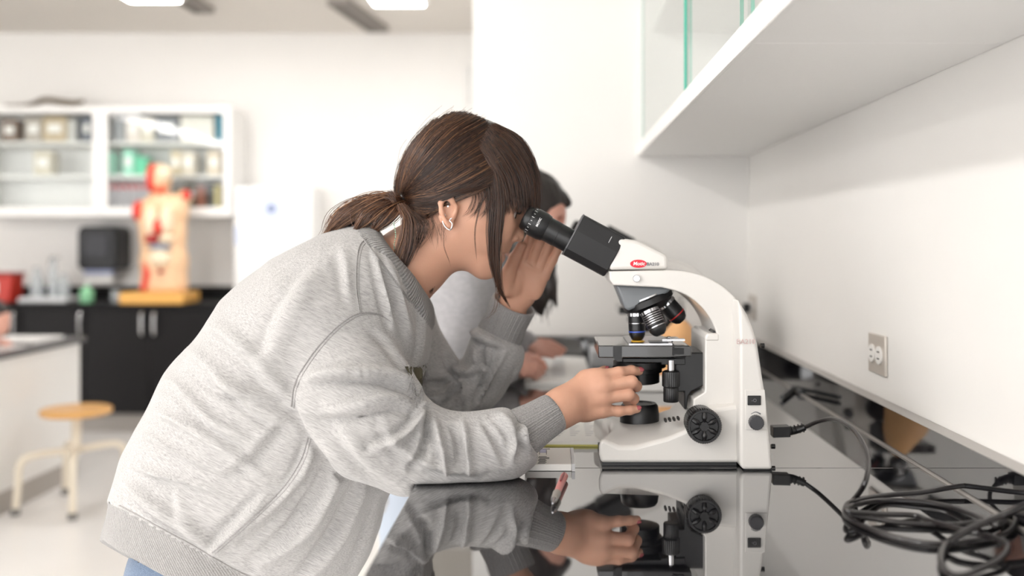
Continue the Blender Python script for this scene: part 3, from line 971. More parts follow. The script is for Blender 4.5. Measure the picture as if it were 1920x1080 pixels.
# coarse focus knob
kc = P(1321, 800, 1.50)
kb = obj('focus_knob', g_lathe([(0.020, -0.052), (0.0245, -0.05), (0.0255, -0.018), (0.0262, -0.014), (0.0262, -0.003), (0.0245, 0), (0.0215, 0.0), (0.0205, -0.003), (0.008, -0.003), (0.007, 0.0)],
                               P(1321, 800, 1.50), (0, -1, 0), 96, rib=48, ribd=0.03), M_blk, scope)
obj('knob_spokes', [g_tube([kc + Vector((math.cos(a) * 0.006, 0.0015, math.sin(a) * 0.006)), kc + Vector((math.cos(a) * 0.0135, -0.0005, math.sin(a) * 0.0135)), kc + Vector((math.cos(a) * 0.0205, 0.0015, math.sin(a) * 0.0205))], [0.0015, 0.0042, 0.0030], 8, 12)
                    for a in [math.radians(30 + 60 * k) for k in range(6)]], M_blk, kb)
# far side knob
obj('focus_knob', g_lathe([(0.012, -0.01), (0.0245, 0.008), (0.0262, 0.012), (0.0262, 0.028), (0.022, 0.03)], (kc.x + 0.02, 1.735, kc.z), (0, 1, 0), 48), M_blk, scope)

# nosepiece
n0, n1 = P(1198, 536, 1.63), P(1208, 580, 1.63)
tilt = Vector((0.33, 0, -1)).normalized()
obj('nosepiece_neck', g_prism([(P(a, b, 1.59).x, P(a, b, 1.59).z) for a, b in [(1154, 534), (1262, 539), (1252, 548), (1180, 582), (1172, 580)]], 1.585, 1.675), M_grey, scope, bevel=0.012, bseg=4, sharp=60)
tax = Vector((0.36, 0.0, 1)).normalized()
tax = Vector((-0.42, 0.0, 1)).normalized()
tc = P(1216, 567, 1.62)
obj('turret', g_lathe([(0.026, -0.014), (0.034, -0.007), (0.0415, -0.002), (0.0415, 0.007), (0.036, 0.010)], tc, tax, 72, rib=36, ribd=0.015), M_blk, scope)
obj('turret_ring', g_lathe([(0.038, 0.0095), (0.038, 0.012)], tc, tax, 48), M_silver, scope)


def objective(a, b, r, ring, name='objective', bodym=None, k=1.0):
    a, b = Vector(a), Vector(b)
    d = (b - a)
    L = d.length
    d.normalize()
    o = obj(name, [g_lathe([(r * 0.8, 0), (r * 1.0, 0.003), (r, L * 0.62), (r * 0.97, L * 0.63), (r * 0.97, L * 0.78), (r * 0.72, L * 0.93), (r * 0.45, L)], a, d, 28)], bodym or M_blk, scope)
    obj('colour_ring', g_lathe([(r * 1.02, L * 0.66), (r * 1.02, L * 0.70)], a, d, 28), ring, o)
    obj('knurled_ring', g_lathe([(r * 1.04, 0.002), (r * 1.04, 0.007)], a, d, 40, rib=20, ribd=0.04), M_silver, o)
    return o


M_bl = mat('blue_ring', rgb(60, 90, 190), 0.4)
M_rd = mat('red_ring', rgb(190, 40, 40), 0.4)
o1 = objective(P(1193, 584, 1.61), P(1195, 639, 1.61), 0.0135, M_bl)
o2 = objective(P(1216, 580, 1.585), P(1239, 628, 1.575), 0.0148, M_silver, bodym=None)
o2a, o2d = P(216 + 1000, 580, 1.585), P(1239, 628, 1.575) - P(1216, 580, 1.585)
for k in range(5):
    obj('silver_marking', g_lathe([(0.0150, 0.009 + k * .0036), (0.0152, 0.0095 + k * .0036), (0.0150, 0.0105 + k * .0036)], o2a, o2d, 40, rib=5, ribd=0.05), M_silver, o2)
o3 = objective(P(1246, 565, 1.63), P(1279, 602, 1.63), 0.0150, M_rd)
obj('rear_objective', g_lathe([(0.013, 0), (0.013, 0.03), (0.007, 0.036)], P(1226, 577, 1.66), (0.3, 0.55, -0.8), 20), M_blk, scope)
obj('gold_text_band', g_lathe([(0.0138, 0.018), (0.0138, 0.019)], P(1193, 584, 1.61), (0.02, 0, -1), 28), M_silver, o1)

# head
hd_pix = [(1142, 507), (1141, 495), (1150, 470), (1158, 447), (1166, 447), (1190, 450), (1200, 453), (1247, 476), (1252, 481), (1253, 506)]
hd = obj('head_housing', g_pprism(hd_pix, 1.575, 1.685), M_enamel, scope, bevel=0.006, bseg=4, sharp=55)
obj('joint_line', g_pprism([(1150, 509.6), (1150, 507), (1247, 507), (1247, 509.6)], 1.578, 1.68), M_slot, scope)
obj('clamp_screw', g_lathe([(0.0055, -0.004), (0.0055, 0.006), (0.0048, 0.007)], P(1193, 522, 1.552), (0, -1, 0), 28, rib=14, ribd=0.05), M_silver, scope)
YH = 1.5742
oc = P(1197, 494.5, YH)
lg = obj('logo_oval', ([tuple(oc + Vector((0.0131 * math.cos(a), s * 0.0004, 0.0064 * math.sin(a)))) for s in (-1, 1) for a in np.linspace(0, 2 * math.pi, 40, endpoint=False)],
                       [tuple(range(40)), tuple(range(79, 39, -1))] + [(i, i + 40, (i + 1) % 40 + 40, (i + 1) % 40) for i in range(40)]), M_redlogo, scope)
obj('logo_lettering', g_text('Motic', 0.0080, oc + Vector((0.0008, -0.0006, 0)), (1, 0, 0), (0, 0, 1), shear=0.15, bold=0.00012), M_white_print, lg)
obj('model_lettering', g_text('BA210', 0.0072, P(1224, 495.5, YH - 0.0003), (1, 0, 0), (0, 0, 1), bold=0.0001), M_grey_print, scope)

# binocular body: faceted black box along the viewing axis
ax = (P(1064, 450, 1.6) - P(982, 406, 1.6)).normalized()     # from the eyepiece towards the head
up = Vector((-ax.z, 0, ax.x)).normalized()
if up.z < 0:
    up = -up


def g_axext(sec, org, s0, s1, taper=1.0):
    n = len(sec)
    v = [tuple(org + ax * s0 + up * a + Vector((0, b, 0))) for a, b in sec] + [tuple(org + ax * s1 + up * a * taper + Vector((0, b * taper, 0))) for a, b in sec]
    return (v, [tuple(range(n)), tuple(range(2 * n - 1, n - 1, -1))] + [(i, i + n, (i + 1) % n + n, (i + 1) % n) for i in range(n)])


bo = P(1075, 440, 1.58) + Vector((0, 0.05, 0))     # centre of its front end, on the mid plane
bo.y = 1.63
hw = 0.058
sec = [(0.036, -hw + 0.012), (0.034, -hw + 0.006), (0.008, -hw), (0.0, -hw + 0.0006), (-0.024, -hw + 0.004), (-0.034, -hw + 0.014), (-0.036, -hw + 0.03),
       (-0.036, hw - 0.03), (-0.034, hw - 0.014), (-0.024, hw - 0.004), (0.0, hw - 0.0006), (0.008, hw), (0.034, hw - 0.006), (0.036, hw - 0.012)]
bb = obj('binocular_body', [g_axext(sec, bo, 0.0, 0.0755)], M_blk2, scope, bevel=0.0022, bseg=3, sharp=12)
obj('body_rim', [g_axext([(a * 1.012, b * 1.008) for a, b in sec], bo, -0.0012, 0.0008)], mat('worn_black_edge', rgb(90, 90, 92), 0.35), bb)
obj('body_mark', g_obox(bo + ax * 0.055 + up * 0.018 + Vector((0, -hw + 0.0022, 0)), ax * 0.0003, Vector((0, 0.0006, 0)), up * 0.008), M_white_print, bb)

for sgn, ey in ((-1, 1.60), (1, 1.662)):
    eo = P(1064, 450, 1.6)
    eo.y = ey
    d = -ax
    ey_o = obj('eyepiece', [g_lathe([(0.0195, -0.012), (0.0195, 0.018), (0.0200, 0.0185), (0.0200, 0.038), (0.0215, 0.0385), (0.0220, 0.041), (0.0232, 0.046), (0.0232, 0.062),
                                     (0.0222, 0.0625), (0.0222, 0.068), (0.0205, 0.0685), (0.0205, 0.0745), (0.0180, 0.079), (0.0150, 0.080), (0.0145, 0.077)], eo, d, 64)], M_blk, scope, sharp=30)
    obj('joint_line', [g_lathe([(0.01965, 0.0180), (0.01965, 0.0190)], eo, d, 48), g_lathe([(0.0202, 0.0372), (0.0202, 0.0380)], eo, d, 48)], M_slot, ey_o)
    obj('eye_lens', g_lathe([(0.0143, 0.0762), (0.0143, 0.0765)], eo, d, 32), mat('lens_coating', rgb(40, 36, 60), 0.05), ey_o)
    marks = []
    for k in range(-4, 5):
        a = math.radians(k * 16)
        n = (Vector((0, -1, 0)) * math.cos(a) + up * math.sin(a))
        tg = (Vector((0, 1, 0)) * math.sin(a) + up * math.cos(a))
        L_ = 0.0022 if k % 2 else 0.0012
        marks.append(g_obox(eo + d * 0.0653 + n * 0.0223, d * L_, tg * 0.0003, n * 0.0002))
    obj('dioptre_marks', marks, M_white_print, ey_o)
    if sgn < 0:
        obj('eyepiece_lettering', g_text('MOTIC', 0.0048, eo + d * 0.0535 + Vector((0, -0.0229, 0)) + up * 0.003, up, d, bold=0.0001), M_white_print, ey_o)

# the second student's microscope: the same kind, further down the bench
M2 = copy_tree(scope)
M2.location = scope.location + Vector((0.096, 0.95, 0))
M2['label'] = 'white binocular microscope further down the bench, mostly hidden behind the near one'

# ---- power plug and cord of the near microscope
M_cord = mat('black_cord', rgb(34, 31, 32), 0.28, coat=0.2)


def C(px, py, lift=0.0):
    """point on the bench top (or lifted above it) seen at a pixel"""
    Y = (CZ - ZB - lift) * F / (py - VY)
    return P(px, py, Y)


cord = thing('coiled_lead', 'black power cord plugged into the near microscope and coiled on the bench', 'cable', C(1750, 930))
obj('plug', [g_obox(P(1463, 808, 1.62), Vector((0.014, 0, 0.0005)), Vector((0, 0.012, 0)), Vector((0, 0, 0.0085))),
             g_tube([P(1475, 808, 1.62), P(1490, 807, 1.62), P(1510, 801, 1.615)], [0.0085, 0.0065, 0.0055], 12, 14)] +
    [g_lathe([(0.0078, 0), (0.0078, 0.002)], P(1483 + k * 7, 807 - k * 1.5, 1.62), (1, 0, 0.25), 14) for k in range(4)], M_blk, cord, bevel=0.001)
r = 0.0035
L1 = r + 0.0003
pth = [P(1510, 801, 1.615), P(1535, 790, 1.60), P(1562, 786, 1.56), P(1590, 797, 1.49), P(1614, 824, 1.41), P(1628, 862, 1.33), P(1622, 905, 1.27),
       C(1602, 935, L1 + .002), C(1584, 955, L1), C(1592, 972, L1), C(1640, 995, L1), C(1700, 1013, L1), C(1760, 1020, L1), C(1830, 1014, L1), C(1888, 1000, L1),
       C(1905, 970, L1 + 0.004), C(1890, 935, L1 + 0.008), C(1870, 912, L1 + 0.009), C(1845, 907, L1 + 0.009), C(1790, 913, L1 + .006), C(1730, 923, L1 + .003), C(1660, 929, L1), C(1605, 938, L1 + .006), C(1586, 950, L1 + .009),
       C(1594, 964, L1 + .007), C(1640, 973, L1 + .002), C(1700, 981, L1), C(1780, 984, L1), C(1850, 977, L1 + .003), C(1884, 967, L1 + .002),
       C(1870, 985, L1 + .008), C(1830, 967, L1 + .004), C(1780, 950, L1), C(1720, 940, L1), C(1650, 939, L1), C(1600, 948, L1 + .012), C(1590, 958, L1 + .014),
       C(1640, 964, L1 + .006), C(1710, 966, L1), C(1745, 977, L1 + .002), C(1800, 992, L1 + .008), C(1850, 1004, L1 + .009)]
obj('cord', g_tube(pth, r, 10, 420), M_cord, cord)
pth2 = [C(1850, 1004, L1 + .009), C(1880, 1014, L1 + .010), C(1889, 1028, L1 + .006), C(1875, 1048, L1 + .003), C(1840, 1066, L1 + .001), C(1800, 1080, L1 + .001), C(1775, 1072, L1 + .001), C(1764, 1048, L1 + .001),
        C(1773, 1022, L1 + .003), C(1800, 1002, L1 + .012), C(1840, 982, L1 + .02), C(1890, 962, L1 + .026), C(1950, 935, L1 + .03), C(2050, 890, L1 + .02)]
obj('cord_slack', g_tube(pth2, [r, r, r * 1.2, r * 1.2], 10, 160), M_cord, cord)

# tangle of grey leads by the far end of the bench
o = obj('cable_tangle', [g_tube([C(1442, 672, .02), C(1458, 678, .018), C(1478, 685, .010), C(1470, 692, .009), C(1450, 690, .009), C(1440, 684, .01), C(1446, 678, .02)], 0.006, 8, 60),
                         g_tube([C(1446, 693, .0068), C(1470, 700, .0068), C(1484, 716, .0068), C(1500, 735, .0068)], 0.005, 8, 30),
                         g_tube([C(1512, 705, .012), C(1495, 722, .0068), C(1480, 734, .0068), C(1466, 745, .0068)], 0.005, 8, 30)],
        mat('grey_lead', rgb(72, 74, 76), 0.4))
tag(o, 'dark grey tangled leads on the bench behind the microscope column', 'cable')

# ---- card with a printed label, open notebook, pen
zc = ZB + 0.0004
M_card = mat('white_card', rgb(247, 244, 240), 0.9, spec=0.1)
card = thing('flash_card_pack', 'white printed card box lying beside the near elbow on the bench', 'card box', C(1020, 880))
x0, x1 = P(984, 0, 1.49).x, P(1072, 887, 1.49).x
obj('box_body', g_box(x0, x1, 1.503, 1.625, zc, zc + 0.010), M_card, card, bevel=0.0008)
z = zc + 0.0102
obj('clear_window', g_box(P(1072, 0, 1.49).x + 0.0003, P(1076, 0, 1.49).x + 0.002, 1.50, 1.62, zc, zc + 0.011), mat('frosted_plastic', rgb(225, 225, 228), 0.2, alpha=0.7), card)
bars = []
random.seed(4)
for k in range(8):
    ya = 1.508 + k * 0.0066
    bars.append(g_box(P(1009 + (k % 3), 0, 1.55).x, P(1023 + (7 if k in (5, 6) else 2 * (k % 2)), 0, 1.55).x, ya, ya + 0.0022, z, z + 0.0003))
bars.append(g_box(P(1011, 0, 1.58).x, P(1012, 0, 1.58).x, 1.572, 1.612, z, z + 0.0004))
bars.append(g_box(P(1024, 0, 1.58).x, P(1025, 0, 1.58).x, 1.572, 1.606, z, z + 0.0004))
bars.append(g_box(P(1011, 0, 1.58).x, P(1031, 0, 1.58).x, 1.612, 1.615, z, z + 0.0004))
obj('printed_label', bars, mat('black_ink', rgb(40, 38, 48), 0.6), card)
obj('printed_patch', g_box(P(1012, 0, 1.58).x, P(1024, 0, 1.58).x, 1.585, 1.612, z, z + 0.0002), mat('lilac_ink', rgb(190, 188, 214), 0.6), card)
obj('red_print', [g_box(P(996 + k * 2.2, 0, 1.52).x, P(996.8 + k * 2.2, 0, 1.52).x, 1.50, 1.53 + 0.01 * (k % 3), z, z + 0.0002) for k in range(4)], mat('red_ink', rgb(190, 110, 110), 0.6), card)

nb = thing('notebook', 'open white notebook with a yellow-edged cover between the near hand and microscope base', 'notebook', C(1060, 835))
a_ = C(1000, 838).y
o = obj('cover', g_prism([(P(985, 0, a_).x, zc), (P(1128, 0, a_).x, zc), (P(1128, 0, a_).x, zc + 0.003), (P(985, 0, a_).x, zc + 0.003)], a_, a_ + 0.27), mat('yellow_cover', rgb(214, 208, 120), 0.5), nb)
obj('page_block', g_box(P(986, 0, a_).x, P(1127, 0, a_).x, a_ + 0.002, a_ + 0.268, zc + 0.0032, zc + 0.009), mat('paper', rgb(235, 232, 225), 0.8), nb)
ln = []
for k in range(11):
    y = a_ + 0.05 + k * 0.018
    for q in range(3):
        xa = P(1040 + q * 30, 0, a_).x
        ln.append(g_box(xa, xa + 0.010 + 0.008 * ((k * 7 + q * 3) % 3) / 2, y, y + 0.004, zc + 0.0091, zc + 0.0093))
obj('printed_text', ln, mat('pale_grey_ink', rgb(190, 190, 196), 0.7), nb)
spine = P(1146, 0, 1.80).x

p0, p1 = C(1036, 944, 0.006), C(1058, 893, 0.006)
pen = thing('pen', 'pink and red pen with a grey tip lying before the card box', 'pen', p0)
d = (p1 - p0).normalized()
L_ = (p1 - p0).length
obj('barrel', g_tube([p0 + d * (L_ * .35), p1], [0.0048, 0.0056], 14, 6), mat('pink_barrel', rgb(206, 130, 126), 0.3), pen)
obj('grip', g_tube([p0 + d * (L_ * .12), p0 + d * (L_ * .349)], [0.0045, 0.0058], 14, 6), mat('grey_grip', rgb(150, 146, 140), 0.3), pen)
obj('tip', g_tube([p0, p0 + d * (L_ * .119)], [0.001, 0.0042], 12, 6), M_silver, pen)
obj('clip', g_obox(p0 + d * (L_ * .8) + Vector((0.0005, 0, 0.0068)), d * (L_ * .17), d.cross(Vector((0, 0, 1))).normalized() * 0.0012, Vector((0, 0, 0.0008))), mat('dark_red_clip', rgb(120, 20, 30), 0.3), pen)

# ---- tan model on a white base behind the near microscope's stage
wx = P(1260, 0, 2.37).x
wf = thing('tissue_model', 'tan rounded model on a white base, seen behind the near microscope stage', 'model', (wx, 2.37, ZB))
M_tan = mat('tan_wood', rgb(240, 186, 130), 0.45, var=0.12, vscale=12)
obj('model_base', g_box(P(1192, 0, 2.30).x, P(1312, 0, 2.30).x, 2.30, 2.44, ZB + 0.0004, ZB + 0.034), M_lam, wf, bevel=0.003)


def tan_f(p):
    d = sd_econe(p, P(1258, 712, 2.37), P(1262, 660, 2.37), (0.056, 0.045), (0.052, 0.045))
    d = smin(d, sd_ell(p, P(1276, 628, 2.37), (0.030, 0.03, 0.038)), 0.03)
    return np.maximum(d, (ZB + 0.0345) - p[:, 2])


tv, tf = surface_nets(tan_f, (wx - 0.12, 2.28, ZB + 0.02), (wx + 0.12, 2.46, ZB + 0.24), 0.006)
obj('tan_body', (nparr(tv), tf.tolist()), M_tan, wf, smooth=True, fix=False)
# ================================================================ the leaning student
def cloth(name, c1, c2, rot=(0, 0, 0), stretch=(40, 40, 260), bump=0.35, rib=None):
    m = bpy.data.materials.new(name)
    m.use_nodes = True
    nt = m.node_tree
    b = nt.nodes['Principled BSDF']
    b.inputs['Roughness'].default_value = 0.9
    b.inputs['Specular IOR Level'].default_value = 0.15
    b.inputs['Sheen Weight'].default_value = 0.25
    b.inputs['Sheen Roughness'].default_value = 0.5
    tc = nt.nodes.new('ShaderNodeTexCoord')
    mp = nt.nodes.new('ShaderNodeMapping')
    mp.inputs['Rotation'].default_value = rot
    mp2 = nt.nodes.new('ShaderNodeMapping')
    mp2.inputs['Scale'].default_value = stretch
    nt.links.new(tc.outputs['Object'], mp.inputs['Vector'])
    nt.links.new(mp.outputs['Vector'], mp2.inputs['Vector'])
    n = nt.nodes.new('ShaderNodeTexNoise')
    n.inputs['Scale'].default_value = 7.5
    n.inputs['Detail'].default_value = 5
    n.inputs['Roughness'].default_value = 0.65
    nt.links.new(mp2.outputs['Vector'], n.inputs['Vector'])
    r = nt.nodes.new('ShaderNodeValToRGB')
    r.color_ramp.elements[0].position = 0.30
    r.color_ramp.elements[0].color = c1
    r.color_ramp.elements[1].position = 0.60
    r.color_ramp.elements[1].color = c2
    nt.links.new(n.outputs['Fac'], r.inputs['Fac'])
    nt.links.new(r.outputs['Color'], b.inputs['Base Color'])
    n2 = nt.nodes.new('ShaderNodeTexNoise')
    n2.inputs['Scale'].default_value = 900
    nt.links.new(tc.outputs['Object'], n2.inputs['Vector'])
    bp = nt.nodes.new('ShaderNodeBump')
    bp.inputs['Strength'].default_value = bump
    bp.inputs['Distance'].default_value = 0.001
    nt.links.new(n2.outputs['Fac'], bp.inputs['Height'])
    if rib:
        wv = nt.nodes.new('ShaderNodeTexWave')
        wv.wave_type = 'BANDS'
        wv.bands_direction = 'X'
        wv.inputs['Scale'].default_value = rib[1]
        wv.inputs['Distortion'].default_value = 0.3
        mp3 = nt.nodes.new('ShaderNodeMapping')
        mp3.inputs['Rotation'].default_value = rib[0]
        nt.links.new(tc.outputs['Object'], mp3.inputs['Vector'])
        nt.links.new(mp3.outputs['Vector'], wv.inputs['Vector'])
        b2 = nt.nodes.new('ShaderNodeBump')
        b2.inputs['Strength'].default_value = 0.8
        b2.inputs['Distance'].default_value = 0.0012
        nt.links.new(wv.outputs['Fac'], b2.inputs['Height'])
        nt.links.new(bp.outputs['Normal'], b2.inputs['Normal'])
        nt.links.new(b2.outputs['Normal'], b.inputs['Normal'])
    else:
        nt.links.new(bp.outputs['Normal'], b.inputs['Normal'])
    return m


M_sweat = cloth('heather_grey_fleece', rgb(136, 134, 133), rgb(184, 182, 181), rot=(0, math.radians(-25), 0), stretch=(8, 34, 170))
M_rib = cloth('heather_grey_rib', rgb(118, 115, 114), rgb(162, 160, 159), rot=(0, math.radians(-25), 0), stretch=(60, 60, 160))
M_ribw = cloth('heather_grey_waist_rib', rgb(118, 115, 114), rgb(162, 160, 159), rot=(0, math.radians(-25), 0), stretch=(60, 60, 160), rib=((0, math.radians(28), 0), 95))
M_jean = cloth('blue_denim', rgb(66, 80, 102), rgb(122, 138, 160), rot=(0, 0.7, 0), stretch=(80, 80, 200), bump=0.5)
M_skin = mat('skin', rgb(206, 158, 134), 0.48, sss=0.10, var=0.09, vscale=28, bump=0.12, bscale=420, spec=0.35)
M_nail = mat('rose_nail_polish', rgb(178, 92, 98), 0.2)
M_earring = mat('polished_silver', rgb(225, 225, 228), 0.12, metal=1.0)

me_ = thing('person', 'person in a grey sweatshirt with tied brown hair bending to look into the near microscope', 'person', (-0.55, 1.63, 0))
YM = 1.63
SP = np.array((0.477, -0.879))


def Pn(px, py, Y):
    return np.array(tuple(P(px, py, Y)))


SC = YM / F
torso_c = [((382, 1122), (.164, .170)), ((414, 1059), (.173, .18)), ((426, 1036), (.183, .190)), ((451, 985), (.203, .205)), ((486, 895), (.203, .212)), ((530, 800), (.193, .215)), ((597, 672), (.172, .212)), ((650, 592), (.138, .20)), ((698, 536), (.095, .16)), ((736, 498), (.058, .085))]
slv_n = [(624, 662, 1.51, (.082, .075)), (660, 738, 1.475, (.086, .078)), (708, 803, 1.462, (.079, .072)), (768, 840, 1.458, (.066, .060)), (830, 845, 1.455, (.052, .052)),
         (900, 842, 1.458, (.049, .050)), (940, 836, 1.462, (.047, .05)), (966, 822, 1.468, (.041, .044)), (984, 808, 1.472, (.035, .037))]
slv_f = [(735, 600, 1.80, (.078, .07)), (790, 688, 1.805, (.061, .065)), (850, 758, 1.80, (.051, .052)), (900, 716, 1.79, (.045, .050)), (928, 668, 1.78, (.050, .052)), (936, 638, 1.775, (.046, .047)), (938, 626, 1.772, (.040, .040))]


def bench_cut(p, m=0.0006):
    """positive inside the bench: keeps cloth and skin off it"""
    inx = p[:, 0] - (XE - 0.004)
    inz = (ZB + m) - p[:, 2]
    return np.minimum(inx, inz)


def shirt_f(p):
    d = chain(p, [P(a[0], a[1], YM) for a, _ in torso_c], [r for _, r in torso_c], 0.03)
    px = to_px(p)
    d = smax(d, ((px[:, 0] - 709) * .8 - (px[:, 1] - 436) * .6) * SC, 0.006)
    dn = chain(p, [P(a, b, y) for a, b, y, r in slv_n], [r for a, b, y, r in slv_n], 0.022)
    dn = smax(dn, ((px[:, 0] - 982) * .85 - (px[:, 1] - 810) * .53) * SC * .9, 0.012)
    df = chain(p, [P(a, b, y) for a, b, y, r in slv_f], [r for a, b, y, r in slv_f], 0.010)
    df = smax(df, (-(px[:, 1] - 628) * .9 + (px[:, 0] - 936) * .42) * SC, 0.012)
    d = smin(d, dn, 0.008 + 0.030 * np.clip((650 - px[:, 1]) / 60, 0, 1))
    d = smin(d, df, 0.03)
    # open hem and neck
    ax_ = px @ SP
    t = (-805 - ax_) * SC
    d = np.maximum(d, t)
    d = smax(d, -sd_econe(p, P(735, 500, YM), P(800, 470, YM), (.055, .07), (.062, .08)), 0.01)
    d = smax(d, bench_cut(p), 0.006)
    return d


V_, Fc = surface_nets(shirt_f, (-0.78, 1.36, 0.62), (0.02, 1.90, 1.30), 0.0046)
V_ = relax(V_, Fc, 2)
FOLD = 2.1


def smooth_noise(q, s, seed):
    rs = np.random.RandomState(seed)
    out = np.zeros(len(q))
    for _ in range(14):
        k = rs.randn(q.shape[1])
        k /= np.linalg.norm(k)
        out += np.sin(q @ k * s * rs.uniform(.6, 1.5) + rs.uniform(0, 6.28))
    return out / 3.7


def apply_folds(V_, Fc, folds, mask):
    N = vnormals(V_, Fc)
    q = to_px(V_)
    cam_ = np.array((0, 0, CZ))
    vd = V_ - cam_
    vd /= np.linalg.norm(vd, axis=1)[:, None]
    face = np.clip(-(N * vd).sum(1) * 1.6, 0, 1)
    disp = np.zeros(len(V_))
    for pts, wd, amp in folds:
        n = max(12, len(pts) * 5)
        pl = spline(pts, n)
        d, t, s = dist_poly(q, pl)
        env = np.sin(np.pi * np.clip(t, 0.02, 0.98)) ** 0.5
        prof = np.exp(-(d / wd) ** 2)
        # a fold is a rounded ridge with a tighter hollow under it
        hol = np.exp(-((s * d - wd * 1.15) / (wd * 0.6)) ** 2)
        disp += FOLD * amp * env * (prof - 0.75 * hol)
    return V_ + N * (disp * face * mask)[:, None]


folds_torso = [
    ([(330, 640), (400, 690), (480, 760), (560, 800)], 15, .007), ([(300, 700), (340, 730), (400, 790), (470, 830)], 12, .007),
    ([(285, 770), (330, 790), (400, 830), (500, 900)], 12, .006), ([(262, 815), (300, 830), (350, 860), (420, 890)], 9, .005),
    ([(372, 600), (440, 640), (520, 720), (580, 770)], 16, .006), ([(250, 870), (290, 890), (350, 905), (430, 930)], 10, .006),
    ([(232, 905), (262, 925), (300, 955), (345, 985), (380, 1015)], 12, .010), ([(330, 905), (340, 950), (370, 1000), (395, 1035)], 12, .003),
    ([(600, 864), (541, 941), (464, 1010)], 18, -.007), ([(355, 678), (418, 723), (518, 746)], 12, .006), ([(500, 930), (460, 970), (420, 1010), (398, 1040)], 12, .008),
    ([(640, 860), (610, 930), (560, 1000), (490, 1060)], 16, .010), ([(690, 900), (655, 970), (610, 1040), (570, 1090)], 13, .008),
    ([(590, 830), (560, 900), (510, 960), (440, 1010)], 14, .007), ([(540, 790), (480, 860), (420, 900)], 14, -.005),
    ([(715, 940), (690, 1010), (660, 1080)], 8, .006), ([(600, 500), (560, 560), (520, 640), (500, 700)], 22, .004),
    ([(700, 470), (715, 530), (728, 580), (738, 620)], 7, .005), ([(720, 480), (745, 540), (760, 600), (770, 650)], 9, .005),
    ([(790, 560), (792, 600), (786, 660), (780, 690)], 7, .005), ([(640, 460), (650, 510), (655, 560)], 12, .003)]
folds_sleeve = [
    ([(570, 712), (640, 700), (720, 706), (770, 728), (792, 752)], 12, .010), ([(600, 770), (660, 766), (730, 752), (785, 760)], 13, .009),
    ([(690, 600), (730, 640), (765, 690), (785, 730)], 10, .006), ([(795, 765), (775, 800), (745, 822), (700, 840)], 10, .012),
    ([(800, 768), (800, 810), (790, 850), (770, 880)], 8, -.009), ([(806, 778), (820, 820), (832, 860), (835, 890)], 8, .010),
    ([(865, 790), (872, 820), (878, 860), (880, 890)], 7, .009), ([(846, 800), (855, 830), (860, 870)], 6, -.006),
    ([(930, 775), (950, 795), (965, 825), (960, 860)], 9, .008), ([(985, 775), (975, 800), (982, 830), (998, 850)], 6, .008),
    ([(905, 790), (930, 830), (950, 870)], 8, -.005), ([(560, 740), (590, 800), (640, 860), (700, 905)], 16, .007),
    ([(640, 800), (680, 850), (740, 900)], 16, .006), ([(720, 800), (760, 850), (830, 880), (900, 885)], 12, .006)]
folds_far = [
    ([(797, 717), (830, 716), (863, 710)], 6, -.010), ([(863, 712), (847, 730), (813, 777)], 7, -.010), ([(930, 647), (913, 703), (883, 773)], 5, -.007), ([(893, 637), (903, 677), (914, 695)], 5, -.008),
    ([(800, 740), (825, 745), (845, 735)], 7, .007),
    ([(835, 650), (850, 690), (880, 700), (900, 690)], 6, .009), ([(800, 700), (840, 710), (865, 720)], 6, .006), ([(790, 740), (830, 735), (870, 712)], 6, .008),
    ([(885, 605), (890, 625), (915, 640), (940, 650)], 6, .010), ([(950, 650), (925, 700), (900, 745), (880, 775)], 5, .006), ([(905, 640), (900, 680), (880, 720)], 6, -.007),
    ([(975, 690), (950, 740), (930, 770)], 5, .005), ([(860, 700), (872, 730), (860, 765)], 6, .009), ([(800, 770), (840, 762), (870, 745)], 6, .007)]
qpx = to_px(V_)
lower_y = np.array([d for d in chain(V_.astype(np.float32), [P(a, b, y) for a, b, y, r in slv_n], [r for a, b, y, r in slv_n], 0.02)])
tor_y = np.array(chain(V_.astype(np.float32), [P(a[0], a[1], YM) for a, _ in torso_c], [r for _, r in torso_c], 0.03))
far_y = np.array(chain(V_.astype(np.float32), [P(a, b, y) for a, b, y, r in slv_f], [r for a, b, y, r in slv_f], 0.02))
m_s = np.clip((tor_y - lower_y) / 0.02 + 0.6, 0, 1)
m_f = np.clip((np.minimum(tor_y, lower_y) - far_y) / 0.015 + 0.6, 0, 1)
rest = np.clip((V_[:, 2] - ZB - 0.004) / 0.012, 0, 1)
rest = np.where(V_[:, 0] < XE, 1, rest)
V_ = apply_folds(V_, Fc, folds_torso, (1 - m_s) * (1 - m_f) * rest)
V_ = apply_folds(V_, Fc, folds_sleeve, m_s * rest)
V_ = apply_folds(V_, Fc, folds_far, m_f * rest)
N = vnormals(V_, Fc)
st_ = V_ @ np.array([[0.9, 0, 0.4], [0, 1, 0], [-0.2, 0, 1.2]])
ns = smooth_noise(st_, 34, 1) * .0022 + smooth_noise(st_, 75, 2) * .0010
V_ = V_ + N * (ns * rest)[:, None]
V_ = relax(V_, Fc, 1, .4)
# split off the ribbed waistband
axv = to_px(V_) @ SP
fa = axv[Fc].mean(1)
low = (fa < -731) & (V_[Fc][:, :, 0].mean(1) < -0.25)


def submesh(V_, Fs):
    u, inv = np.unique(Fs.ravel(), return_inverse=True)
    return V_[u], inv.reshape(Fs.shape)


def ob_np(name, V_, Fs, m, parent, **k):
    v, f = submesh(V_, Fs)
    return obj(name, (nparr(v), f.tolist()), m, parent, smooth=True, fix=False, **k)


